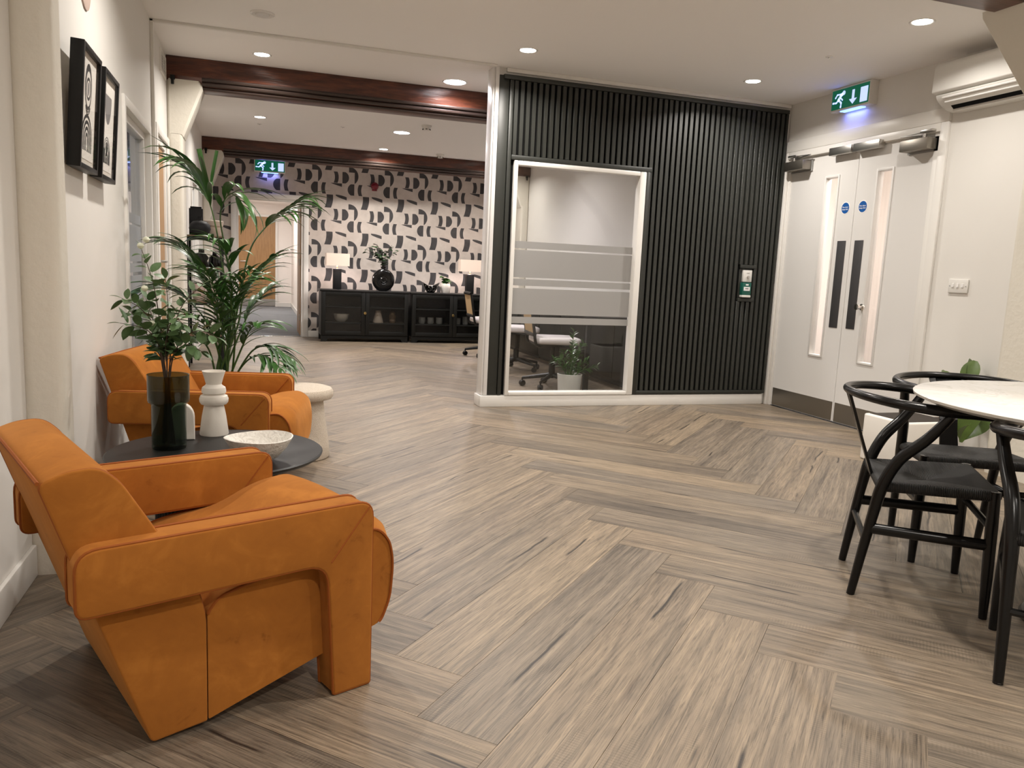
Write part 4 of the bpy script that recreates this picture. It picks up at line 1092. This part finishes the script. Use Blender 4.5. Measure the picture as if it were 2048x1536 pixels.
def frond(path, dtip, nl, llen, start=.45, droop=0, wid=1.0):
    P = []; n = len(path)
    for i, (x, y) in enumerate(path): P.append(palm_px(x, y, dtip * (i / (n - 1)) ** 1.5))
    P[0] = Vector((rng.uniform(-.05, .05), rng.uniform(-.05, .05), .33))
    c = bez(P, 7); m = len(c)
    st = MB().tube(c, [.0065 - .0048 * i / (m - 1) for i in range(m)], 6).build('frond', 'stem_palm', palm)
    for i in range(nl):
        s = start + (1 - start) * (i / nl) ** .95; s = min(s, .985)
        f = s * (m - 1); i0 = int(f); q = c[i0].lerp(c[min(i0 + 1, m - 1)], f - i0)
        tg = (c[min(i0 + 2, m - 1)] - c[max(i0 - 1, 0)]).normalized()
        side = tg.cross(Vector((0, 0, 1))); side = side.normalized() if side.length > .05 else Vector((1, 0, 0))
        sg = 1 if i % 2 else -1
        env = .45 + .55 * math.sin(math.pi * min(1, (s - start) / (1 - start) * .85 + .15))
        d = tg * rng.uniform(.75, 1.1) + side * sg * rng.uniform(.45, .75) + Vector((0, 0, rng.uniform(.05, .28)))
        L = llen * env * rng.uniform(.85, 1.12)
        put_leaf(LP[droop if rng.random() < .7 else 1], st, q, d, L, L * wid * rng.uniform(.8, 1.15) * (.34 / L) ** .45, rng.uniform(-.3, .3), 'leaflet')
    put_leaf(LP[0], st, c[-2], c[-1] - c[-3], llen * .6, llen * .6 * wid, 0, 'leaflet')
    return st
F1 = frond([(447, 740), (446, 620), (436, 500), (426, 430), (412, 385), (392, 352)], -.05, 18, 0.482, .66, 2, .75)
frond([(450, 740), (455, 600), (447, 500), (440, 430), (462, 388), (492, 415)], -.20, 14, 0.302, .62, 2)
frond([(452, 740), (468, 600), (495, 500), (527, 455), (565, 425), (612, 394)], -.12, 24, 0.291, .60, 2)
frond([(455, 740), (462, 650), (478, 590), (512, 540), (555, 503)], -.10, 20, 0.246, .45, 1)
frond([(455, 740), (468, 660), (498, 605), (540, 567)], .10, 18, 0.224, .45, 1)
frond([(440, 740), (425, 640), (402, 560), (375, 505), (342, 484)], -.08, 22, 0.291, .42, 1)
frond([(435, 740), (412, 660), (374, 600), (325, 570), (268, 577)], .02, 22, 0.269, .42, 1)
frond([(445, 740), (450, 640), (455, 560), (446, 500), (418, 470)], -.28, 20, 0.269, .42, 2)
frond([(460, 745), (490, 698), (530, 690), (574, 716)], -.16, 22, 0.235, .35, 1)
frond([(455, 745), (480, 716), (518, 708), (550, 735)], -.30, 18, 0.224, .35, 1)
frond([(440, 740), (432, 660), (424, 590), (405, 535)], -.30, 20, 0.269, .36, 1)
frond([(448, 740), (454, 650), (466, 580), (496, 535)], -.30, 18, 0.246, .40, 2)
frond([(430, 745), (402, 690), (362, 652), (322, 655)], -.12, 20, 0.246, .36, 1)
frond([(447, 745), (440, 690), (430, 640), (410, 590)], -.34, 18, 0.246, .30, 1)
for (pth, dt) in (([(446, 745), (436, 640), (418, 560), (385, 530)], -.22), ([(450, 745), (458, 660), (452, 590), (470, 545)], -.38), ([(440, 745), (420, 690), (395, 640), (352, 615)], -.30), ([(452, 745), (470, 690), (492, 650), (520, 640)], -.32), ([(445, 745), (445, 680), (440, 620), (432, 560)], .05)):
    frond(pth, dt, 16, .25, .32, 1)
# two blunt upright leaflets of the top frond
bl = leaf_mesh('cut_leaflet', 'leaf_palm', 6, lambda t: .062 * min(1, t * 3 + .2), .05, .4)
for a, b in (((422, 392), (405, 306)), ((424, 380), (440, 308))):
    p0 = palm_px(*a, -.03); p1 = palm_px(*b, -.05); put_leaf(bl, F1, p0, p1 - p0, (p1 - p0).length, .20, 1.35, 'leaflet')

# ---- leafy branches in the glass vase
br = empty('leafy_branches', (VX, VY, TZ), 0, 'bunch of round leafed green branches standing in the glass vase', 'plant')
el = [leaf_mesh('leaf', 'leaf_eucalypt', 6, (lambda t, a=a: .30 * math.sin(math.pi * min(1, t * .93 + .06)) ** a), d_, .18) for a, d_ in ((.8, .5), (.9, .9), (.75, .2))]
def br_px(x, y, dy):
    k_ = (VY + dy) / 3.012
    return Vector(((-.304 + (x - 340) * .00168) * k_ - VX, dy, 1.05 + (.625 - (y - 752) * .00181 - 1.05) * k_ - TZ))
rb = random.Random(8)
def branch(path, dtip, nleaf, size, start=.40):
    n = len(path); P = [Vector((rb.uniform(-.025, .025), rb.uniform(-.025, .025), .016))]
    for i, (x, y) in enumerate(path): P.append(br_px(x, y, dtip * ((i + 1) / n) ** 1.3))
    P[1].x = max(-.05, min(.05, P[1].x)); P[1].y = max(-.04, min(.04, P[1].y))
    c = bez(P, 8); m = len(c)
    st = MB().tube(c, [.0030 - .0021 * i / (m - 1) for i in range(m)], 6).build('branch', 'twig', br)
    for i in range(nleaf):
        s = start + (1 - start) * i / nleaf; f = s * (m - 1); i0 = int(f); q = c[i0]
        tg = (c[min(i0 + 2, m - 1)] - c[max(i0 - 1, 0)]).normalized()
        a = i * 2.4 + rb.uniform(-.4, .4); u = tg.orthogonal().normalized(); w_ = tg.cross(u)
        d = tg * .45 + (u * math.cos(a) + w_ * math.sin(a)) + Vector((0, -.15, .15))
        L = size * rb.uniform(.75, 1.2)
        put_leaf(el[rb.randrange(3)], st, q + d.normalized() * .006, d, L, L * 1.05, rb.uniform(-.8, .8), 'leaf')
    put_leaf(el[0], st, c[-1], c[-1] - c[-3], size * .8, None, 0, 'leaf')
    return st
B = branch([(334, 752), (326, 650), (314, 570), (294, 508)], .0, 18, .048, .42)
for (x, y) in ((303, 495), (292, 507), (298, 588), (310, 655)):
    MB().lathe([(0, 0), (.008, .004), (.012, .012), (.008, .020), (0, .022)], tuple(br_px(x, y, -.02)), 10).build('flower', 'wax_flower', B)
branch([(332, 752), (316, 660), (288, 620), (254, 602)], -.02, 19, .050)
branch([(334, 752), (322, 690), (296, 660), (250, 650)], -.06, 19, .052)
branch([(342, 752), (350, 670), (372, 610), (412, 570)], .02, 19, .048)
branch([(344, 752), (362, 690), (400, 662), (442, 676)], -.03, 19, .048)
branch([(338, 752), (340, 680), (342, 610), (338, 560)], -.05, 20, .050)
branch([(342, 752), (352, 710), (378, 690), (412, 706)], -.05, 19, .050)
branch([(336, 752), (326, 705), (312, 640), (300, 600)], .05, 19, .050)
branch([(338, 752), (336, 690), (352, 640), (372, 650)], -.09, 19, .050)
branch([(336, 752), (328, 715), (330, 670), (350, 630)], .07, 12, .044)
branch([(335, 752), (318, 700), (280, 640), (268, 625)], .04, 13, .046)

# ---- planter with broad leaved plant by the right column
pl = empty('potted_fig', (3.76, 3.66, 0), 0, 'white square planter with broad green fig leaves behind the chairs', 'plant')
pm = MB().prism(round_poly([(-.20, -.17), (.20, -.17), (.20, .17), (-.20, .17)], .03, 4), 0, .285, 'z', .012, 3); pm.build('pot', 'pot_white', pl)
box('soil', (-.17, -.145, .2855), (.17, .145, .2875), 'soil', pl)
fg = [leaf_mesh('leaf', 'leaf_fig', 9, (lambda t: .34 * (math.sin(math.pi * min(1, t * .93 + .04)) ** .75) * (.35 + .75 * t)), d_, .2) for d_ in (.35, .9)]
st = MB().tube(bez([(.16, -.02, .28), (.235, -.06, .30), (.30, -.06, .38), (.34, -.05, .52)], 6), .008, 6).build('trunk', 'twig', pl)
for (p, d, L, ro_) in (((.24, -.16, .16), (.16, -.02, .95), .36, 1.35), ((.28, -.14, .17), (.55, -.1, .6), .22, .9), ((.33, -.05, .45), (.12, -.12, .9), .20, 1.2), ((.34, -.05, .47), (.4, .1, .8), .20, 1.5), ((.30, -.05, .40), (-.5, -.2, .55), .13, .4), ((.32, .0, .42), (.3, .5, .6), .22, .4), ((.22, -.17, .18), (-.25, -.15, .85), .14, 1.1)):
    put_leaf(fg[0 if L > .15 else 1], st, p, d, L, None, ro_, 'leaf')

# ---- zz plant behind the window
zz = empty('potted_zz_plant', (2.545, 6.13, 0), 0, 'small glossy green plant in a pale grey pot behind the window', 'plant')
MB().lathe([(0, 0), (.088, 0), (.092, .004), (.105, .19), (.108, .205), (.100, .207), (.096, .18), (0, .175)], (0, 0, 0), 36).build('pot', 'pot_grey', zz)
MB().lathe([(0, .180), (.097, .180)], (0, 0, 0), 20).build('soil', 'soil', zz)
zl = leaf_mesh('leaflet', 'leaf_zz', 5, lambda t: .24 * math.sin(math.pi * min(1, t * .92 + .05)) ** .9, .4, .3)
rz_ = random.Random(3)
for (dx, dy, h) in ((.02, 0, .40), (.10, -.03, .30), (-.12, -.04, .18), (-.05, .03, .22), (.05, .05, .28), (.24, -.05, .10), (-.15, .04, .14), (.12, .08, .20), (-.02, -.08, .20), (.17, .02, .14)):
    c = bez([(dx * .12, dy * .12, .178), (dx * .45, dy * .5, .18 + h * .6), (dx, dy, .18 + h)], 7)
    s = MB().tube(c, [.006 - .0045 * i / (len(c) - 1) for i in range(len(c))], 6).build('stem', 'leaf_zz', zz)
    for i in range(14):
        f = .25 + .75 * i / 14; i0 = int(f * (len(c) - 1)); tg = (c[min(i0 + 1, len(c) - 1)] - c[max(i0 - 1, 0)]).normalized()
        sd = tg.cross(Vector((0, 1, .2))).normalized() * (1 if i % 2 else -1)
        put_leaf(zl, s, c[i0], tg * .8 + sd * .8 + Vector((0, rz_.uniform(-.5, .3), .1)), rz_.uniform(.045, .065), None, rz_.uniform(-.4, .4), 'leaflet')

# ================================================================== SHELF UNIT ON THE LEFT WALL
sh = empty('display_shelf', (-.475, 8.02, 0), 0, 'black metal display shelf with wooden boards behind the palm', 'shelf')
SWd, SD = .150, .32
for (x, y) in ((-SWd, 0), (SWd, 0), (-SWd, SD), (SWd, SD)): box('upright', (x - .011, y - .011, 0), (x + .011, y + .011, 1.24), 'black_metal', sh)
for z in (.30, .62, .94, 1.24):
    box('board', (-SWd - .012, -.012, z), (SWd + .012, SD + .012, z + .016), 'wood_shelf', sh, .002)
    for (a, b) in (((-SWd + .011, -.011), (SWd - .011, .011)), ((-SWd + .011, SD - .011), (SWd - .011, SD + .011)), ((-SWd - .011, .011), (-SWd + .011, SD - .011)), ((SWd - .011, .011), (SWd + .011, SD - .011))):
        box('shelf_rail', (a[0], a[1], z - .022), (b[0], b[1], z - .001), 'black_metal', sh)
def lathe_thing(name, loc, prof, m, label, cat='vase', part='vessel', n=32):
    t = empty(name, loc, 0, label, cat); MB().lathe(prof, (0, 0, 0), n).build(part, m, t); return t
t = empty('square_vase', (-.560, 8.255, 1.257), R(6), 'tall dark square vase at the top of the display shelf', 'vase')
MB().prism(round_poly([(-.062, -.05), (.062, -.05), (.062, .05), (-.062, .05)], .012, 3), 0, .255, 'z', .004, 2).build('vessel', 'matte_black', t)
MB().prism(round_poly([(-.05, -.04), (.05, -.04), (.05, .04), (-.05, .04)], .01, 3), .255, .272, 'z').build('collar', 'matte_black', t)
lathe_thing('round_pot', (-.515, 8.085, 1.257), [(0, 0), (.055, 0), (.085, .02), (.098, .06), (.090, .10), (.06, .128), (.02, .136), (.017, .165), (.020, .172), (.010, .172), (0, .14)], 'matte_black', 'dark squat round pot on the top board of the display shelf')
lathe_thing('wide_pot', (-.400, 8.245, 1.257), [(0, 0), (.055, 0), (.075, .03), (.078, .08), (.068, .085), (.086, .10), (.092, .145), (.080, .15), (.072, .10), (0, .09)], 'cream_ceramic', 'beige two tiered pot on the top board of the display shelf')
t = empty('glass_bottle', (-.40, 8.245, 1.4075), 0, 'small clear glass bottle above the beige pot', 'bottle')
MB().lathe([(0, 0), (.030, 0), (.034, .02), (.018, .05), (.014, .09), (.018, .10), (.015, .10), (.011, .09), (.014, .05), (.029, .02), (0, .004)], (0, 0, 0), 24).build('vessel', 'glass', t)
t = empty('curved_sculpture', (-.50, 8.10, .957), 0, 'black wavy sculptural vase on the second board of the display shelf', 'vase')
MB().prism(bezp := [(-.05, 0), (.06, 0), (.065, .03), (.045, .06), (.06, .09), (.045, .115), (.022, .135), (.02, .17), (-.03, .17), (-.03, .14), (-.062, .115), (-.04, .085), (-.066, .05)], -.03, .03, 'y', .008, 2).build('vessel', 'black_ceramic', t)
lathe_thing('stub_vase', (-.395, 8.24, .957), [(0, 0), (.05, 0), (.062, .03), (.05, .10), (.02, .125), (.018, .155), (.010, .155), (0, .11)], 'black_ceramic', 'black stub necked vase on the second board of the display shelf')
for i, (x, z, lb) in enumerate(((-.53, .637, 'left'), (-.405, .637, 'right'))):
    lathe_thing('clay_pot', (x, 8.08, z), [(0, 0), (.045, 0), (.060, .05), (.056, .15), (.048, .17), (.040, .17), (.046, .05), (0, .02)], 'pink_pot', 'dusty pink clay pot on the third board of the display shelf, ' + lb + ' one')

# ================================================================== SIDEBOARDS
def sideboard(x0, label):
    W, D, Hh = 1.205, .42, .70
    t = empty('sideboard', (x0, 10.755, 0), 0, label, 'sideboard', 'dark glazed sideboards')
    b = MB()
    b.box((.012, .012, .085), (.030, D, Hh - .025)); b.box((W - .030, .012, .085), (W - .012, D, Hh - .025)); b.box((.030, D - .015, .085), (W - .030, D, Hh - .025)); b.box((.030, .012, .085), (W - .030, D - .015, .105)); b.box((W / 2 - .01, .02, .105), (W / 2 + .01, D - .015, Hh - .025))
    b.build('body', 'cabinet_dark', t)
    MB().box((-.004, -.010, Hh - .025), (W + .004, D + .004, Hh), .004).build('top', 'black_top', t)
    pl_ = MB().prism([(.012, 0), (.085, 0), (.115, .045), (W - .115, .045), (W - .085, 0), (W - .012, 0), (W - .012, .084), (.012, .084)], .004, .026, 'y', .003, 1); pl_.build('plinth', 'cabinet_dark', t)
    for x in (.03, W - .03): box('foot', (x - .018, D - .05, 0), (x + .018, D - .014, .084), 'cabinet_dark', t)
    for z in (.235, .405, .575)[:2] if False else (.245, .46): box('shelf', (.030, .045, z), (W - .030, D - .016, z + .016), 'cabinet_dark', t)
    for side in (0, 1):
        a0 = .016 if side == 0 else W / 2 + .002; a1 = W / 2 - .002 if side == 0 else W - .016
        z0, z1 = .092, Hh - .030; s = .052
        f = MB(); f.box((a0, -.008, z0), (a0 + s, .012, z1), .003); f.box((a1 - s, -.008, z0), (a1, .012, z1), .003); f.box((a0 + s, -.008, z1 - s), (a1 - s, .012, z1), .003); f.box((a0 + s, -.008, z0), (a1 - s, .012, z0 + s), .003)
        for zz_ in (.253, .468): f.box((a0 + s, -.004, zz_ - .007), (a1 - s, .010, zz_ + .007), .002)
        d = f.build('door', 'cabinet_dark', t)
        box('pane', (a0 + s, .004, z0 + s), (a1 - s, .007, z1 - s), 'cabinet_glass', d)
        if side == 0:
            MB().lathe([(0, .034), (.016, .032), (.020, .024), (.016, .016), (.007, .012), (.007, .008), (0, .008)], (a1 - .004, 0, .395), 20, MX).build('knob', 'brass', d)
            box('knob_slot', (a1 - .0055, -.0352, .378), (a1 - .0025, -.030, .412), 'cabinet_dark', d)
    return t
sideboard(.803, 'dark glazed sideboard nearer the corridor doorway'); sideboard(2.035, 'dark glazed sideboard partly hidden by the slatted wall end')
SZ = .7005
def lamp(x, y, label):
    t = empty('table_lamp', (x, y, SZ), 0, label, 'lamp', 'pair of table lamps')
    MB().box((-.054, -.054, 0), (.054, .054, .278), .004).build('base', 'matte_black', t)
    MB().tube([(0, 0, .278), (0, 0, .40)], .006, 8).build('stem', 'brass', t)
    q = round_poly([(-.160, -.085), (.160, -.085), (.160, .085), (-.160, .085)], .02, 4); q2 = [(a * .985, b * .97) for a, b in q]
    s = MB(); z0, z1 = .318, .486
    A_ = [s.bm.verts.new((a, b, z0)) for a, b in q]; B_ = [s.bm.verts.new((a, b, z1)) for a, b in q]; C_ = [s.bm.verts.new((a, b, z1)) for a, b in q2]; D_ = [s.bm.verts.new((a, b, z0)) for a, b in q2]
    m = len(q)
    for i in range(m):
        j = (i + 1) % m
        for P_, Q_ in ((A_, B_), (B_, C_), (C_, D_), (D_, A_)): s.bm.faces.new((P_[i], P_[j], Q_[j], Q_[i]))
    bmesh.ops.recalc_face_normals(s.bm, faces=s.bm.faces[:]); s.build('shade', 'lamp_shade', t)
    MB().lathe([(0, .345), (.018, .35), (.026, .372), (.018, .395), (0, .40)], (0, 0, 0), 16).build('bulb', emit('bulb_glow', (1, .9, .85), 2).m if 'bulb_glow' not in M_ else 'bulb_glow', t)
    L = bpy.data.lights.new('lamp_bulb', 'POINT'); L.energy = 3.6; L.color = (1.0, .86, .84); L.shadow_soft_size = .03
    o = bpy.data.objects.new('lamp_bulb', L); col.objects.link(o); o.parent = t; o.location = (0, -.02, .330)
lamp(1.043, 10.99, 'table lamp with dark block base and beige shade, nearer the doorway'); lamp(2.92, 10.99, 'table lamp with dark block base and beige shade, next to the cane chair')
t = empty('ring_vase', (1.674, 10.98, SZ), 0, 'glossy black disc shaped vase with concentric rings on the sideboard', 'vase')
rp = [(0, .050), (.02, .042), (.035, .050), (.05, .042), (.065, .050), (.080, .046), (.095, .054), (.11, .048), (.125, .050), (.14, .042), (.153, .028), (.158, 0), (.153, -.028), (.14, -.042), (.10, -.048), (0, -.050)]
mb = MB().lathe(rp, (0, 0, .148), 56, MX)
for v_ in mb.bm.verts:
    if v_.co.z < 0: v_.co.z = 0
mb.lathe([(.036, .285), (.030, .30), (.042, .335), (.036, .335), (.024, .30)], (0, 0, 0), 24); mb.build('vessel', 'black_ceramic', t, 50)
def bunch(loc, label, n, h, w_, size, m, seed, down=0.0):
    t = empty('foliage_bouquet', loc, 0, label, 'plant'); r_ = random.Random(seed)
    me = leaf_mesh('leaf', m, 4, lambda t: .3 * math.sin(math.pi * min(1, t * .92 + .05)) ** .9, .6, .2)
    for i in range(n):
        tx = r_.uniform(-w_, w_); ty = r_.uniform(-.08, .08); tz = h * r_.uniform(.45, 1) * (1 - .35 * abs(tx) / w_)
        c = bez([(0, 0, -.05), (tx * .25, ty * .3, tz * .5), (tx, ty, tz)], 6)
        s = MB().tube(c, .0022, 5).build('stem', 'twig', t)
        for j in range(11):
            i0 = int((.3 + .7 * j / 11) * (len(c) - 1)); a = r_.uniform(0, 6.28)
            put_leaf(me, s, c[i0], Vector((math.cos(a), math.sin(a), r_.uniform(-.2, .6))), size * r_.uniform(.7, 1.2), None, r_.uniform(-.6, .6), 'leaf')
    return t
bunch((1.674, 10.98, SZ + .335), 'dark green leafy stems standing in the black ring vase', 12, .36, .30, .062, 'leaf_dark', 4)
t = empty('wavy_bowl', (2.345, 10.95, SZ), 0, 'dark speckled wavy edged bowl on the second sideboard', 'bowl')
mb = MB().lathe([(0, 0), (.05, 0), (.075, .03), (.105, .075), (.125, .115), (.120, .117), (.098, .078), (.068, .036), (0, .012)], (0, 0, 0), 40)
for v_ in mb.bm.verts:
    r_ = math.hypot(v_.co.x, v_.co.y); a = math.atan2(v_.co.y, v_.co.x)
    if r_ > .06: v_.co.z += .028 * math.cos(2 * a) * (r_ - .06) / .06; v_.co.y *= .85
bw = mb.build('vessel', 'black_ceramic', t, 60)
rs = random.Random(2); sp2 = MB()
for i in range(60):
    a = rs.uniform(math.pi, 2 * math.pi); s_ = rs.uniform(.15, .95); r0 = .058 + .062 * s_; z = .008 + .10 * s_ + .028 * math.cos(2 * a) * max(0, (r0 - .06) / .06)
    sp2.obox((r0 * math.cos(a) * 1.0, r0 * math.sin(a) * .86 - .001, z), (.006, .006, .006), Matrix.Rotation(a, 3, 'Z'), .001, 1)
o = sp2.build('speckle', 'white_ceramic', bw, kind='stuff')
t = lathe_thing('white_pot', (2.567, 11.0, SZ), [(0, 0), (.055, 0), (.060, .01), (.062, .03), (.076, .07), (.070, .12), (.058, .135), (.050, .135), (.058, .11), (0, .1)], 'white_ceramic', 'small white rounded plant pot between the speckled bowl and lamp', 'pot')
bunch((2.567, 11.0, SZ + .13), 'small green foliage plant in the white pot', 6, .15, .10, .06, 'leaf_zz', 9)
# things inside the cabinets
IZ = .2615
lathe_thing('glass_dish', (1.10, 10.93, IZ), [(0, 0), (.05, 0), (.09, .04), (.11, .11), (.105, .11), (.08, .04), (0, .01)], 'white_ceramic', 'pale rounded dish behind the first sideboard glass', 'bowl')
lathe_thing('tapered_vase', (1.60, 10.90, IZ), [(0, 0), (.072, 0), (.072, .02), (.040, .14), (.038, .165), (.030, .165), (0, .12)], 'cream_ceramic', 'cream tapered vase behind the sideboard glass', 'vase')
lathe_thing('amber_vase', (1.80, 10.90, IZ), [(0, 0), (.042, 0), (.048, .03), (.036, .05), (.048, .07), (.048, .10), (.036, .115), (.042, .14), (.030, .16), (0, .12)], 'wood_shelf', 'amber stacked vase behind the sideboard glass', 'vase')
for i, x in enumerate((2.22, 2.345, 2.47)):
    lathe_thing('cup', (x, 10.90, IZ), [(0, 0), (.038, 0), (.046, .02), (.046, .09), (.042, .09), (.042, .02), (0, .01)], 'grey_plastic', ('left', 'middle', 'right')[i] + ' one of three grey cups behind the sideboard glass', 'cup')
for i, x in enumerate((2.745, 2.86)):
    lathe_thing('mug', (x, 10.92, IZ), [(0, 0), (.040, 0), (.044, .09 + .02 * i), (.040, .09 + .02 * i), (.036, .01), (0, .01)], 'grey_plastic', ('shorter' if i == 0 else 'taller') + ' grey mug behind the second sideboard right door', 'mug')

# ================================================================== LOUNGE TABLE, OFFICE CHAIRS, LOW STORAGE
t = empty('meeting_table', (3.0, 7.95, 0), 0, 'long black meeting table behind the window', 'table')
MB().box((-.24, -1.65, .655), (.24, 1.65, .685), .004).build('table_top', 'black_wood', t)
for (x, y) in ((-.20, -1.58), (.20, -1.58), (-.20, 1.58), (.20, 1.58)): box('leg', (x - .02, y - .02, 0), (x + .02, y + .02, .655), 'black_metal', t)
for i in range(3):
    y0 = 6.15 + i * 1.42
    t = empty('storage_unit', (3.285, y0, 0), 0, 'dark low storage unit along the lounge side wall, ' + ('nearest the window', 'middle one', 'farthest one')[i], 'cabinet', 'low dark storage units')
    MB().box((.012, 0, .03), (.255, 1.40, .70), .003).build('carcass', 'cabinet_dark', t)
    for j in range(2):
        d_ = box('door', (0, .006 + j * .698, .06), (.012, .694 + j * .698, .694), 'cabinet_dark', t, .002)
        box('handle', (-.012, .34 + j * .698, .60), (0, .36 + j * .698, .612), 'black_metal', d_)
    box('plinth', (.03, .02, 0), (.24, 1.38, .03), 'black_metal', t)
def make_office(label):
    t = empty('office_chair', (0, 0, 0), 0, label, 'chair', 'white seated office chairs')
    seat = MB().prism(round_poly([(-.20, -.215), (.22, -.225), (.22, .225), (-.20, .215)], .06, 5), .415, .475, 'z', .024, 4); seat.build('seat', 'seat_white', t)
    MB().prism(round_poly([(-.19, -.20), (.20, -.20), (.20, .20), (-.19, .20)], .05, 4), .395, .414, 'z', .006, 1).build('seat_pan', 'black_metal', t)
    bx0 = lambda z: -.205 - (z - .40) * .16
    for s in (-1, 1):
        MB().tube(bez([(-.13, s * .17, .40), (-.20, s * .20, .41), (bx0(.55), s * .205, .55), (bx0(.76), s * .20, .76)], 6), .017, 8, flat=.7).build('back_post', 'black_metal', t)
    MB().tube([(bx0(.76), -.20, .765), (bx0(.76) - .02, 0, .77), (bx0(.76), .20, .765)], .020, 8).build('top_bar', 'black_metal', t)
    MB().tube([(bx0(.50), -.20, .50), (bx0(.50) - .02, 0, .50), (bx0(.50), .20, .50)], .018, 8).build('lower_bar', 'black_metal', t)
    c_ = MB(); P_ = [c_.bm.verts.new(v_) for v_ in ((bx0(.51) - .004, -.185, .515), (bx0(.51) - .004, .185, .515), (bx0(.75) - .004, .185, .75), (bx0(.75) - .004, -.185, .75))]
    Q_ = [c_.bm.verts.new((v_.co.x - .006, v_.co.y, v_.co.z)) for v_ in P_]
    c_.bm.faces.new(P_); c_.bm.faces.new(Q_[::-1])
    for i in range(4): c_.bm.faces.new((P_[i], Q_[i], Q_[(i + 1) % 4], P_[(i + 1) % 4]))
    bmesh.ops.recalc_face_normals(c_.bm, faces=c_.bm.faces[:]); c_.build('cane_panel', 'cane', t)
    MB().lathe([(0, .09), (.030, .09), (.030, .22), (.018, .23), (.018, .395), (0, .395)], (0, 0, 0), 16).build('gas_column', 'black_metal', t)
    for k_ in range(5):
        a = 2 * math.pi * k_ / 5 + .35
        ca, sa = math.cos(a), math.sin(a)
        arm = MB().tube([(.02 * ca, .02 * sa, .115), (.27 * ca, .27 * sa, .075)], [.022, .013], 8).build('base_arm', 'black_metal', t)
        Mw = Matrix.Rotation(a + .6, 3, 'Z') @ Matrix.Rotation(R(90), 3, 'X')
        w_ = MB().lathe([(0, -.022), (.024, -.022), (.027, -.018), (.027, -.004), (.02, -.003), (.02, .003), (.027, .004), (.027, .018), (.024, .022), (0, .022)], (.27 * ca, .27 * sa, .027), 18, Mw)
        w_.tube([(.27 * ca, .27 * sa, .04), (.27 * ca, .27 * sa, .08)], .008, 6); w_.build('castor', 'black_metal', arm)
    return t
o1 = make_office('white seated cane backed office chair directly behind the window glass'); o1.location = (2.60, 6.70, 0); o1.rotation_euler = (0, 0, R(-8))
o2 = copy_tree(o1); o2['label'] = 'cane backed office chair peeking out beside the slatted wall end'; o2.location = (2.70, 9.20, 0); o2.rotation_euler = (0, 0, R(-4))
o3 = copy_tree(o1); o3['label'] = 'white seated office chair behind the first one, at the left of the window'; o3.location = (2.66, 7.95, 0); o3.rotation_euler = (0, 0, R(-9))
